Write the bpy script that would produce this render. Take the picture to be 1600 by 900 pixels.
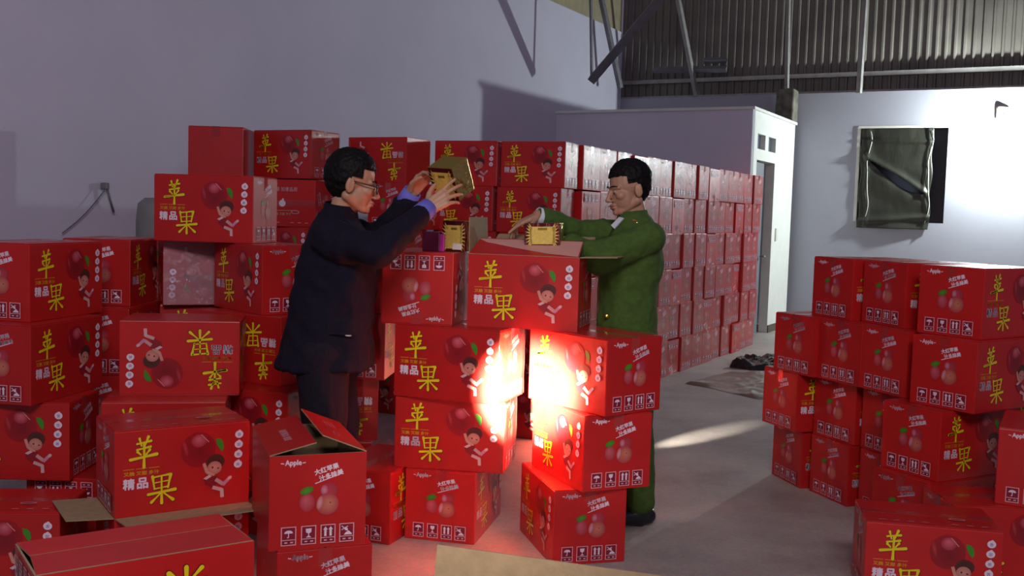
import bpy, bmesh, math, random
from mathutils import Vector, Matrix, Euler, noise
PI = math.pi
random.seed(7)
for o in list(bpy.data.objects):
    bpy.data.objects.remove(o)
SC = bpy.context.scene
COL = SC.collection

# ------------------------------------------------------------------ camera
cam = bpy.data.cameras.new('camera')
cam.sensor_width = 36.0
cam.lens = 36.0
cam.clip_start = 0.05
co = bpy.data.objects.new('camera', cam)
COL.objects.link(co)
co.matrix_world = Matrix.Translation((0, 0, 1.5)) @ Matrix.Rotation(PI / 2 - 0.0715, 4, 'X') @ Matrix.Rotation(0.030, 4, 'Z')
SC.camera = co

# ------------------------------------------------------------------ world, lights, exposure
SC.view_settings.view_transform = 'Standard'
SC.view_settings.look = 'None'
SC.view_settings.exposure = 0.0
SC.view_settings.gamma = 1.0
w = bpy.data.worlds.new('world')
SC.world = w
w.use_nodes = True
w.node_tree.nodes['Background'].inputs[0].default_value = (0.52, 0.44, 0.66, 1)
w.node_tree.nodes['Background'].inputs[1].default_value = 0.20


def lamp(name, kind, loc, energy, color, target=None, **kw):
    l = bpy.data.lights.new(name, kind)
    l.energy = energy
    l.color = color
    for k, v in kw.items():
        setattr(l, k, v)
    o = bpy.data.objects.new(name, l)
    COL.objects.link(o)
    o.location = loc
    if target:
        o.rotation_euler = (Vector(target) - Vector(loc)).to_track_quat('-Z', 'Y').to_euler()
    return o


# cool white bulb that hangs by the back wall
lamp('bulb_light', 'POINT', (6.34, 13.33, 2.78), 470, (0.90, 1.0, 0.97), shadow_soft_size=0.05)
# ceiling light of the hall behind the photographer
lamp('hall_light', 'AREA', (0.3, -1.2, 4.2), 165, (1.0, 0.90, 0.93), (0.0, 4.6, 0.8), shape='RECTANGLE', size=2.4, size_y=1.0)
# hand torch held beside the photographer, its beam on the middle stacks
lamp('torch_light', 'SPOT', (-0.25, 0.3, 1.25), 190000, (1.0, 0.83, 0.50), (0.10, 4.5, 0.715),
     spot_size=math.radians(7.0), spot_blend=1.0, shadow_soft_size=0.03)
lamp('torch_halo', 'SPOT', (-0.25, 0.3, 1.25), 95, (1.0, 0.88, 0.74), (0.05, 4.5, 0.72),
     spot_size=math.radians(34), spot_blend=1.0, shadow_soft_size=0.05)

# added unseen spot behind the left middle stack, throws the streak on the floor
lamp('floor_streak_spot', 'SPOT', (-0.02, 5.55, 0.42), 1500, (1.0, 0.93, 0.80), (1.32, 7.02, 0.0),
     spot_size=math.radians(8.5), spot_blend=1.0, shadow_soft_size=0.02)

# ------------------------------------------------------------------ materials
M = {}


def mat(name, color, rough=0.5, metal=0.0, noise_amt=0.0, noise_scale=8.0, bump=0.0, bump_scale=30.0, spec=0.5,
        coat=0.0, trans=0.0, emit=None, stretch=None, rand=0.0, sheen=0.0):
    m = bpy.data.materials.new(name)
    m.use_nodes = True
    nt = m.node_tree
    N, Lk = nt.nodes, nt.links
    b = N['Principled BSDF']
    b.inputs['Base Color'].default_value = (*color, 1)
    b.inputs['Roughness'].default_value = rough
    b.inputs['Metallic'].default_value = metal
    b.inputs['Specular IOR Level'].default_value = spec
    b.inputs['Coat Weight'].default_value = coat
    b.inputs['Coat Roughness'].default_value = 0.15
    b.inputs['Transmission Weight'].default_value = trans
    b.inputs['Sheen Weight'].default_value = sheen
    tc = N.new('ShaderNodeTexCoord')
    mp = N.new('ShaderNodeMapping')
    Lk.new(tc.outputs['Object'], mp.inputs['Vector'])
    if stretch:
        mp.inputs['Scale'].default_value = stretch
    if noise_amt or rand:
        last = None
        mx = N.new('ShaderNodeMix')
        mx.data_type = 'RGBA'
        mx.blend_type = 'MULTIPLY'
        mx.inputs[0].default_value = 1.0
        mx.inputs[6].default_value = (*color, 1)
        nz = N.new('ShaderNodeTexNoise')
        nz.inputs['Scale'].default_value = noise_scale
        nz.inputs['Detail'].default_value = 5
        Lk.new(mp.outputs[0], nz.inputs['Vector'])
        mr = N.new('ShaderNodeMapRange')
        mr.inputs[1].default_value = 0.3
        mr.inputs[2].default_value = 0.7
        mr.inputs[3].default_value = 1 - noise_amt
        mr.inputs[4].default_value = 1 + noise_amt * 0.6
        Lk.new(nz.outputs['Fac'], mr.inputs[0])
        src = mr.outputs[0]
        if rand:
            oi = N.new('ShaderNodeObjectInfo')
            m2 = N.new('ShaderNodeMapRange')
            m2.inputs[3].default_value = 1 - rand
            m2.inputs[4].default_value = 1 + rand
            Lk.new(oi.outputs['Random'], m2.inputs[0])
            mu = N.new('ShaderNodeMath')
            mu.operation = 'MULTIPLY'
            Lk.new(src, mu.inputs[0])
            Lk.new(m2.outputs[0], mu.inputs[1])
            src = mu.outputs[0]
        cb = N.new('ShaderNodeCombineColor')
        for i in range(3):
            Lk.new(src, cb.inputs[i])
        Lk.new(cb.outputs[0], mx.inputs[7])
        Lk.new(mx.outputs[2], b.inputs['Base Color'])
    if bump:
        nz = N.new('ShaderNodeTexNoise')
        nz.inputs['Scale'].default_value = bump_scale
        nz.inputs['Detail'].default_value = 4
        Lk.new(mp.outputs[0], nz.inputs['Vector'])
        bp = N.new('ShaderNodeBump')
        bp.inputs['Strength'].default_value = bump
        bp.inputs['Distance'].default_value = 0.02
        Lk.new(nz.outputs['Fac'], bp.inputs['Height'])
        Lk.new(bp.outputs[0], b.inputs['Normal'])
    if emit:
        b.inputs['Emission Color'].default_value = (*emit[0], 1)
        b.inputs['Emission Strength'].default_value = emit[1]
    M[name] = m
    return m


mat('red_carton', (0.50, 0.013, 0.013), rough=0.36, noise_amt=0.10, noise_scale=5, bump=0.10, bump_scale=6, rand=0.10)
mat('kraft', (0.33, 0.235, 0.135), rough=0.85, noise_amt=0.15, noise_scale=30, bump=0.08, bump_scale=60)
mat('glare_pink', (0.62, 0.30, 0.25), rough=0.7, noise_amt=0.08)  # washed-out pink of torch glare on red board, put in as colour
mat('tape', (0.40, 0.03, 0.03), rough=0.12, coat=0.6, bump=0.1, bump_scale=25)
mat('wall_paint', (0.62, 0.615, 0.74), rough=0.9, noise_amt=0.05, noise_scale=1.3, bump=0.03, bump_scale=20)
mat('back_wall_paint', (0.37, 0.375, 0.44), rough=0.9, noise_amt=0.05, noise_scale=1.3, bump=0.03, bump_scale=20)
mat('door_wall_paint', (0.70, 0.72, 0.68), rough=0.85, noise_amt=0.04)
mat('beige_tin', (0.36, 0.31, 0.20), rough=0.7, noise_amt=0.12)
mat('grey_tin', (0.19, 0.175, 0.155), rough=0.6, metal=0.2, noise_amt=0.25, noise_scale=2.0)
mat('dark_steel', (0.20, 0.20, 0.22), rough=0.6, metal=0.5, noise_amt=0.2)
mat('light_steel', (0.33, 0.32, 0.31), rough=0.55, metal=0.4, noise_amt=0.2)
mat('mouldy_concrete', (0.16, 0.15, 0.12), rough=0.9, noise_amt=0.5, noise_scale=9, bump=0.6, bump_scale=12)
mat('door_grey', (0.16, 0.17, 0.20), rough=0.5)
mat('dark_pane', (0.10, 0.13, 0.18), rough=0.2)
mat('skirting', (0.10, 0.085, 0.06), rough=0.8)
mat('tank_grey', (0.22, 0.22, 0.215), rough=0.7, noise_amt=0.15)
mat('navy_cloth', (0.0085, 0.007, 0.018), rough=0.9, spec=0.2, noise_amt=0.2, noise_scale=60, bump=0.25, bump_scale=9)
mat('navy_trouser', (0.012, 0.009, 0.018), rough=0.9, spec=0.2, noise_amt=0.2, noise_scale=60, bump=0.25, bump_scale=7)
mat('green_cloth', (0.050, 0.105, 0.014), rough=0.9, noise_amt=0.22, noise_scale=40, bump=0.3, bump_scale=9)
mat('skin_one', (0.50, 0.27, 0.165), rough=0.5, noise_amt=0.07, noise_scale=20)
mat('skin_two', (0.44, 0.235, 0.150), rough=0.5, noise_amt=0.07, noise_scale=20)
mat('lip', (0.34, 0.11, 0.085), rough=0.45)
mat('hair', (0.005, 0.0045, 0.005), rough=0.6, spec=0.15, bump=0.15, bump_scale=80, stretch=(.4, 1, .4))
mat('blue_shirt', (0.15, 0.15, 0.62), rough=0.8, bump=0.1)
mat('white_shirt', (0.62, 0.62, 0.72), rough=0.8)
mat('black_plastic', (0.01, 0.01, 0.011), rough=0.25)
mat('eye_white', (0.36, 0.33, 0.31), rough=0.5, spec=0.2)
mat('iris', (0.02, 0.012, 0.008), rough=0.1)
mat('shoe', (0.012, 0.013, 0.02), rough=0.35)
mat('brass', (0.8, 0.6, 0.12), rough=0.25, metal=1.0)
mat('crimson', (0.55, 0.03, 0.03), rough=0.5)
mat('gold_foil', (0.72, 0.56, 0.16), rough=0.16, metal=1.0, bump=0.5, bump_scale=22)
mat('dark_gold', (0.30, 0.22, 0.035), rough=0.35, metal=0.6)
mat('dark_red_foil', (0.12, 0.01, 0.015), rough=0.25, metal=0.4, bump=0.4, bump_scale=25)
mat('gold_label', (0.78, 0.58, 0.12), rough=0.4, metal=0.15, noise_amt=0.12, noise_scale=90)
mat('magenta', (0.70, 0.03, 0.45), rough=0.35)
mat('plum', (0.13, 0.01, 0.05), rough=0.35)
mat('white_card', (0.75, 0.73, 0.68), rough=0.5)
mat('black_sheet', (0.026, 0.028, 0.020), rough=0.40, coat=0.08, bump=0.5, bump_scale=7, stretch=(1, 1, 0.5))
mat('olive_sheet', (0.085, 0.088, 0.060), rough=0.30, coat=0.4, bump=0.8, bump_scale=6)
mat('window_dark', (0.012, 0.014, 0.022), rough=0.3)
mat('white_trim', (0.65, 0.64, 0.58), rough=0.7)
mat('tarp', (0.22, 0.195, 0.15), rough=0.28, bump=1.0, bump_scale=6, noise_amt=0.25, noise_scale=7)
mat('black_bag', (0.010, 0.013, 0.010), rough=0.22, bump=0.9, bump_scale=10)
mat('holder', (0.26, 0.19, 0.11), rough=0.6)
mat('glass', (0.9, 0.95, 1.0), rough=0.03, trans=1.0)


def mat_ink():
    m = bpy.data.materials.new('print_ink')
    m.use_nodes = True
    b = m.node_tree.nodes['Principled BSDF']
    a = m.node_tree.nodes.new('ShaderNodeVertexColor')
    a.layer_name = 'ink'
    m.node_tree.links.new(a.outputs[0], b.inputs['Base Color'])
    b.inputs['Roughness'].default_value = 0.36
    M['ink'] = m


mat_ink()


def mat_wrap(name, vert, milky, tint):
    m = bpy.data.materials.new(name)
    m.use_nodes = True
    N, Lk = m.node_tree.nodes, m.node_tree.links
    N.remove(N['Principled BSDF'])
    out = N['Material Output']
    tr = N.new('ShaderNodeBsdfTransparent')
    gl = N.new('ShaderNodeBsdfGlossy')
    gl.inputs['Roughness'].default_value = 0.13
    gl.inputs['Color'].default_value = (1, 0.97, 0.95, 1)
    df = N.new('ShaderNodeBsdfDiffuse')
    df.inputs['Color'].default_value = (*tint, 1)
    tc = N.new('ShaderNodeTexCoord')
    oi = N.new('ShaderNodeObjectInfo')
    ad = N.new('ShaderNodeVectorMath')
    ad.operation = 'ADD'
    Lk.new(tc.outputs['Object'], ad.inputs[0])
    Lk.new(oi.outputs['Location'], ad.inputs[1])
    mp = N.new('ShaderNodeMapping')
    mp.inputs['Scale'].default_value = vert
    Lk.new(ad.outputs[0], mp.inputs['Vector'])
    nz = N.new('ShaderNodeTexNoise')
    nz.inputs['Scale'].default_value = 14
    nz.inputs['Detail'].default_value = 5
    Lk.new(mp.outputs[0], nz.inputs['Vector'])
    bp = N.new('ShaderNodeBump')
    bp.inputs['Strength'].default_value = 0.9
    bp.inputs['Distance'].default_value = 0.03
    Lk.new(nz.outputs['Fac'], bp.inputs['Height'])
    Lk.new(bp.outputs[0], gl.inputs['Normal'])
    fr = N.new('ShaderNodeFresnel')
    fr.inputs['IOR'].default_value = 1.5
    Lk.new(bp.outputs[0], fr.inputs['Normal'])
    mr = N.new('ShaderNodeMapRange')
    mr.inputs[3].default_value = 0.02
    mr.inputs[4].default_value = 0.11
    Lk.new(fr.outputs[0], mr.inputs[0])
    m1 = N.new('ShaderNodeMixShader')
    m1.inputs[0].default_value = milky
    Lk.new(tr.outputs[0], m1.inputs[1])
    Lk.new(df.outputs[0], m1.inputs[2])
    m2 = N.new('ShaderNodeMixShader')
    Lk.new(mr.outputs[0], m2.inputs[0])
    Lk.new(m1.outputs[0], m2.inputs[1])
    Lk.new(gl.outputs[0], m2.inputs[2])
    Lk.new(m2.outputs[0], out.inputs[0])
    M[name] = m


mat_wrap('wrap', (2.2, 2.2, 0.35), 0.06, (0.60, 0.24, 0.24))

mat_wrap('wrap_milky', (1.5, 1.5, 1.0), 0.30, (0.62, 0.36, 0.42))


def mat_floor():
    m = mat('concrete_floor', (0.30, 0.265, 0.25), rough=0.55, bump=0.12, bump_scale=25)
    N, Lk = m.node_tree.nodes, m.node_tree.links
    b = N['Principled BSDF']
    tc = N.new('ShaderNodeTexCoord')
    n1 = N.new('ShaderNodeTexNoise')
    n1.inputs['Scale'].default_value = 1.1
    n1.inputs['Detail'].default_value = 8
    n1.inputs['Roughness'].default_value = 0.65
    Lk.new(tc.outputs['Object'], n1.inputs['Vector'])
    n2 = N.new('ShaderNodeTexNoise')
    n2.inputs['Scale'].default_value = 60
    Lk.new(tc.outputs['Object'], n2.inputs['Vector'])
    r = N.new('ShaderNodeValToRGB')
    r.color_ramp.elements[0].position = 0.32
    r.color_ramp.elements[0].color = (0.27, 0.235, 0.22, 1)
    r.color_ramp.elements[1].position = 0.62
    r.color_ramp.elements[1].color = (0.46, 0.42, 0.375, 1)
    Lk.new(n1.outputs['Fac'], r.inputs[0])
    mx = N.new('ShaderNodeMix')
    mx.data_type = 'RGBA'
    mx.blend_type = 'OVERLAY'
    mx.inputs[0].default_value = 0.35
    Lk.new(r.outputs[0], mx.inputs[6])
    Lk.new(n2.outputs['Color'], mx.inputs[7])
    Lk.new(mx.outputs[2], b.inputs['Base Color'])


mat_floor()

# ------------------------------------------------------------------ helpers


def empty(name, loc=(0, 0, 0), rz=0.0, label=None, cat=None, group=None):
    o = bpy.data.objects.new(name, None)
    o.empty_display_size = 0.1
    COL.objects.link(o)
    o.location = loc
    o.rotation_euler = (0, 0, rz)
    if label:
        o['label'] = label
        o['category'] = cat
    if group:
        o['group'] = group
    return o


def link(name, me, parent=None, mtx=None):
    o = bpy.data.objects.new(name, me)
    COL.objects.link(o)
    if parent:
        o.parent = parent
    if mtx is not None:
        o.matrix_local = mtx
    return o


def tag(o, label, cat, group=None):
    o['label'] = label
    o['category'] = cat
    if group:
        o['group'] = group
    return o


def struct(o):
    o['kind'] = 'structure'
    return o


def setm(me, *names):
    for n in names:
        me.materials.append(M[n])
    return me


def bm_mesh(name, bm, *mats, smooth=False):
    me = bpy.data.meshes.new(name)
    bm.normal_update()
    bm.to_mesh(me)
    bm.free()
    setm(me, *mats)
    if smooth:
        me.polygons.foreach_set('use_smooth', [True] * len(me.polygons))
    return me


def add_box(bm, c, s, mtx=None, bevel=0.0, mi=0):
    r = bmesh.ops.create_cube(bm, size=1.0)
    vs = r['verts']
    for v in vs:
        v.co = Vector((v.co.x * s[0], v.co.y * s[1], v.co.z * s[2])) + Vector(c)
        if mtx:
            v.co = mtx @ v.co
    fs = {f for v in vs for f in v.link_faces}
    for f in fs:
        f.material_index = mi
    if bevel:
        es = {e for v in vs for e in v.link_edges}
        bmesh.ops.bevel(bm, geom=list(es), offset=bevel, segments=2, affect='EDGES', profile=0.6)


def box_mesh(name, c, s, m, bevel=0.0):
    bm = bmesh.new()
    add_box(bm, c, s, bevel=bevel)
    return bm_mesh(name, bm, m)


def add_tube(bm, pts, r, seg=8, caps=True, radii=None):
    pts = [Vector(p) for p in pts]
    rings = []
    for i, p in enumerate(pts):
        a = pts[max(i - 1, 0)]
        b = pts[min(i + 1, len(pts) - 1)]
        d = (b - a).normalized()
        up = Vector((0, 0, 1)) if abs(d.z) < 0.9 else Vector((1, 0, 0))
        x = d.cross(up).normalized()
        y = x.cross(d).normalized()
        rr = radii[i] if radii else r
        rings.append([bm.verts.new(p + (x * math.cos(2 * PI * k / seg) + y * math.sin(2 * PI * k / seg)) * rr) for k in range(seg)])
    for i in range(len(rings) - 1):
        for k in range(seg):
            bm.faces.new((rings[i][k], rings[i][(k + 1) % seg], rings[i + 1][(k + 1) % seg], rings[i + 1][k]))
    if caps:
        bm.faces.new(list(reversed(rings[0])))
        bm.faces.new(rings[-1])
    bmesh.ops.recalc_face_normals(bm, faces=bm.faces[:])


def tube_mesh(name, pts, r, m, seg=8, radii=None):
    bm = bmesh.new()
    add_tube(bm, pts, r, seg, radii=radii)
    return bm_mesh(name, bm, m, smooth=True)


# ------------------------------------------------------------------ flat print (built as coloured flat shapes)
YEL = (0.80, 0.66, 0.012)
WHT = (0.78, 0.66, 0.78)
PNK = (0.75, 0.36, 0.42)
RED = (0.50, 0.008, 0.013)
DRK = (0.16, 0.004, 0.008)
GRN = (0.05, 0.26, 0.02)
FONT_CACHE = {}


def glyph(txt, offset):
    k = (txt, offset)
    if k not in FONT_CACHE:
        c = bpy.data.curves.new('t', 'FONT')
        c.body = txt
        c.size = 1.0
        c.offset = offset
        c.resolution_u = 2
        c.align_x = 'CENTER'
        c.align_y = 'CENTER'
        o = bpy.data.objects.new('t', c)
        COL.objects.link(o)
        bpy.context.view_layer.update()
        me = bpy.data.meshes.new_from_object(o.evaluated_get(bpy.context.evaluated_depsgraph_get()))
        vs = [(v.co.x, v.co.y) for v in me.vertices]
        fs = [tuple(p.vertices) for p in me.polygons]
        if vs:
            x0, x1 = min(v[0] for v in vs), max(v[0] for v in vs)
            y0, y1 = min(v[1] for v in vs), max(v[1] for v in vs)
            cx, cy = (x0 + x1) / 2, (y0 + y1) / 2
            vs = [(x - cx, y - cy) for x, y in vs]
            FONT_CACHE[k] = (vs, fs, x1 - x0, y1 - y0)
        else:
            FONT_CACHE[k] = ([], [], 1, 1)
        bpy.data.objects.remove(o)
        bpy.data.meshes.remove(me)
    return FONT_CACHE[k]


BRUSH = {
    'ping': [((-.24, .29), (.27, .36), .08, .10), ((-.15, .46), (-.08, .22), .10, .07), ((.17, .50), (.05, .24), .12, .07),
             ((-.24, .10), (.25, .17), .08, .10), ((-.22, .03), (-.10, -.07), .11, .07), ((.22, .07), (.09, -.07), .11, .07),
             ((.02, .28), (.01, -.50), .10, .12), ((-.48, -.21), (.48, -.09), .12, .13), ((-.44, -.21), (-.10, -.16), .09, .07)],
    'guo': [((-.34, .47), (-.27, .02), .12, .07), ((-.30, .44), (.28, .50), .07, .09), ((.33, .49), (.23, .04), .13, .08),
            ((-.24, .24), (.24, .28), .05, .05), ((-.24, .03), (.22, .07), .06, .06), ((-.01, .46), (.00, -.50), .07, .12),
            ((-.50, -.15), (.50, -.06), .11, .13), ((-.07, -.17), (-.38, -.44), .06, .12), ((.08, -.15), (.42, -.42), .06, .13)],
}


class Print:
    def __init__(s):
        s.v, s.f, s.c, s.layer = [], [], [], 1

    def add(s, pts, faces, cols):
        b = len(s.v)
        dz = 0.0003 + 0.00012 * s.layer
        s.layer += 1
        s.v += [(x, z, dz) for x, z in pts]
        s.c += cols
        s.f += [tuple(i + b for i in f) for f in faces]

    def poly(s, pts, col):
        s.add(pts, [tuple(range(len(pts)))], [col] * len(pts))

    def disc(s, cx, cz, rx, rz, c0, c1, n=18, off=(0, 0), rot=0.0):
        pts, cols = [(cx + off[0], cz + off[1])], [c0]
        fs = []
        ca, sa = math.cos(rot), math.sin(rot)
        for ri, fr in enumerate((0.55, 1.0)):
            for k in range(n):
                a = 2 * PI * k / n
                x, z = rx * math.cos(a) * fr, rz * math.sin(a) * fr
                pts.append((cx + x * ca - z * sa + off[0] * (1 - fr), cz + x * sa + z * ca + off[1] * (1 - fr)))
                cols.append(tuple(c0[i] * (0.5 if ri == 0 else 0) + c1[i] * (0.5 if ri == 0 else 1) for i in range(3)))
        for k in range(n):
            k2 = (k + 1) % n
            fs.append((0, 1 + k, 1 + k2))
            fs.append((1 + k, 1 + n + k, 1 + n + k2, 1 + k2))
        s.add(pts, fs, cols)

    def text(s, txt, cx, cz, h, col, off=0.0, rot=0.0, w=None):
        vs, fs, tw, th = glyph(txt, off)
        k = h / th
        kx = (w / tw) if w else k
        ca, sa = math.cos(rot), math.sin(rot)
        s.add([(cx + x * kx * ca - y * k * sa, cz + x * kx * sa + y * k * ca) for x, y in vs], fs, [col] * len(vs))

    def brush(s, key, cx, cz, w, h, col, fat=0.0):
        for a, b, ra, rb in BRUSH[key]:
            ax, az, bx, bz = cx + a[0] * w, cz + a[1] * h, cx + b[0] * w, cz + b[1] * h
            ra, rb = ra * w / 2 + fat, rb * w / 2 + fat
            t = math.atan2(bz - az, bx - ax)
            pts = []
            for k in range(6):
                g = t + PI / 2 + PI * k / 5
                pts.append((ax + ra * math.cos(g), az + ra * math.sin(g)))
            pts.append(((ax + bx) / 2 + math.sin(t) * (ra + rb) * .36, (az + bz) / 2 - math.cos(t) * (ra + rb) * .36))
            for k in range(6):
                g = t - PI / 2 + PI * k / 5
                pts.append((bx + rb * math.cos(g), bz + rb * math.sin(g)))
            pts.append(((ax + bx) / 2 - math.sin(t) * (ra + rb) * .36, (az + bz) / 2 + math.cos(t) * (ra + rb) * .36))
            s.poly(pts, col)
            s.layer -= 1
        s.layer += 1

    def bold(s, txt, cx, cz, h, col, d, w=None, rot=0.0):
        for dx, dz in ((-d, 0), (d, 0), (0, -d), (0, d)):
            s.text(txt, cx + dx, cz + dz, h, col, 0, rot, w)
            s.layer -= 1
        s.layer += 1

    def bar(s, x0, z0, x1, z1, t, col):
        dx, dz = x1 - x0, z1 - z0
        l = math.hypot(dx, dz)
        nx, nz = -dz / l * t / 2, dx / l * t / 2
        s.poly([(x0 - nx, z0 - nz), (x1 - nx, z1 - nz), (x1 + nx, z1 + nz), (x0 + nx, z0 + nz)], col)

    def frame(s, cx, cz, w_, h_, t, col):
        a, b = w_ / 2, h_ / 2
        o = [(cx - a, cz - b), (cx + a, cz - b), (cx + a, cz + b), (cx - a, cz + b)]
        i = [(cx - a + t, cz - b + t), (cx + a - t, cz - b + t), (cx + a - t, cz + b - t), (cx - a + t, cz + b - t)]
        s.add(o + i, [(k, (k + 1) % 4, 4 + (k + 1) % 4, 4 + k) for k in range(4)], [col] * 8)

    def mesh(s, name, mtx):
        me = bpy.data.meshes.new(name)
        me.from_pydata([tuple(mtx @ Vector(p)) for p in s.v], [], s.f)
        at = me.color_attributes.new('ink', 'FLOAT_COLOR', 'POINT')
        for i, c in enumerate(s.c):
            at.data[i].color = (*c, 1)
        me.materials.append(M['ink'])
        me.update()
        return me


L, D, H = 0.51, 0.333, 0.33
# face frames: print x -> along face, print y -> up, print z -> outward
FR = Matrix(((1, 0, 0, -L / 2), (0, 0, -1, -D / 2), (0, 1, 0, 0), (0, 0, 0, 1)))
BK = Matrix.Rotation(PI, 4, 'Z') @ FR
ENDR = Matrix(((0, 0, 1, L / 2), (1, 0, 0, -D / 2), (0, 1, 0, 0), (0, 0, 0, 1)))
ENDL = Matrix.Rotation(PI, 4, 'Z') @ ENDR
TOP = Matrix(((1, 0, 0, -L / 2), (0, 1, 0, -D / 2), (0, 0, 1, H), (0, 0, 0, 1)))


def FX(u, v):
    return (u * L, (1 - v) * H)


def EX(u, v):
    return (u * D, (1 - v) * H)


def front_print(mtx):
    p = Print()
    x, z = FX(.205, .27)
    p.brush('ping', x + .001, z - .001, .100, .116, DRK, .0022)
    p.brush('ping', x, z, .100, .116, YEL)
    for i in range(3):
        x0, z0 = FX(.06 + i * .09, .455)
        p.bar(x0, z0, x0 + .040, z0 + .0005, .0025, (.62, .30, .01))
    x, z = FX(.19, .505)
    p.bold('又脆 又甜 多汁', x, z, .015, (.62, .32, .01), .0005, w=.128)
    for t, u in (('精', .10), ('品', .197)):
        x, z = FX(u, .622)
        p.bold(t, x, z, .040, WHT, .0016)
    x, z = FX(.335, .715)
    p.brush('guo', x + .001, z - .001, .100, .108, DRK, .0022)
    p.brush('guo', x, z, .100, .108, YEL)
    # big apple
    x, z = FX(.605, .30)
    p.disc(x, z, .067, .068, (.20, .008, .014), (.33, .008, .016), 24, off=(.010, -.016))
    p.disc(x + .002, z + .034, .030, .026, (.62, .13, .18), (.36, .02, .035), 16, off=(0, .008))
    p.disc(x - .050, z + .010, .008, .034, (.42, .05, .06), (.35, .012, .02), 10, rot=.25)
    p.bar(x + .010, z + .058, x + .040, z + .026, .0035, (.62, .22, .20))
    x, z = FX(.765, .26)
    p.poly([(x - .016, z + .024), (x + .002, z + .022), (x + .014, z + .008), (x + .016, z - .014), (x + .010, z - .030),
            (x - .002, z - .014), (x - .012, z + .004)], GRN)
    # little child lifting the apple
    SK, SKD = (.62, .28, .22), (.50, .18, .15)
    x, z = FX(.735, .45)
    p.disc(x, z - .004, .036, .030, (.06, .018, .016), (.09, .022, .020), 16)
    p.disc(x - .004, z - .028, .028, .026, SK, SKD, 16)
    p.disc(x - .012, z - .026, .004, .004, (.06, .02, .02), (.06, .02, .02), 8)
    p.disc(x + .010, z - .031, .004, .003, (.06, .02, .02), (.06, .02, .02), 8)
    p.bar(x - .046, z - .006, x - .034, z - .042, .012, SK)
    p.bar(x - .036, z - .040, x - .006, z - .060, .012, SK)
    p.poly([(x - .046, z - .064), (x - .020, z - .056), (x + .008, z - .064), (x + .010, z - .088), (x - .012, z - .106), (x - .040, z - .090)], (.26, .012, .022))
    p.poly([(x - .048, z - .066), (x - .026, z - .054), (x - .014, z - .060), (x - .036, z - .072)], (.66, .45, .50))
    p.bar(x + .000, z - .074, x + .030, z - .096, .015, (.60, .30, .32))
    p.bar(x + .028, z - .100, x + .050, z - .078, .013, (.58, .22, .36))
    p.disc(x + .055, z - .074, .010, .007, (.74, .48, .46), (.62, .34, .34), 10, rot=.6)
    p.bar(x - .012, z - .104, x + .026, z - .118, .014, (.64, .36, .36))
    p.bar(x + .024, z - .114, x + .026, z - .148, .014, (.66, .40, .42))
    for i, t in enumerate('香甜脆爽'):
        x, z = FX(.915 - i * .003, .16 + i * .119)
        p.disc(x, z, .0165, .0150, WHT, WHT, 14)
        p.disc(x + .002, z + .012, .006, .006, WHT, WHT, 8)
        p.text(t, x, z - .001, .013, (.16, .06, .30))
    return p.mesh('front_print', mtx)


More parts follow.
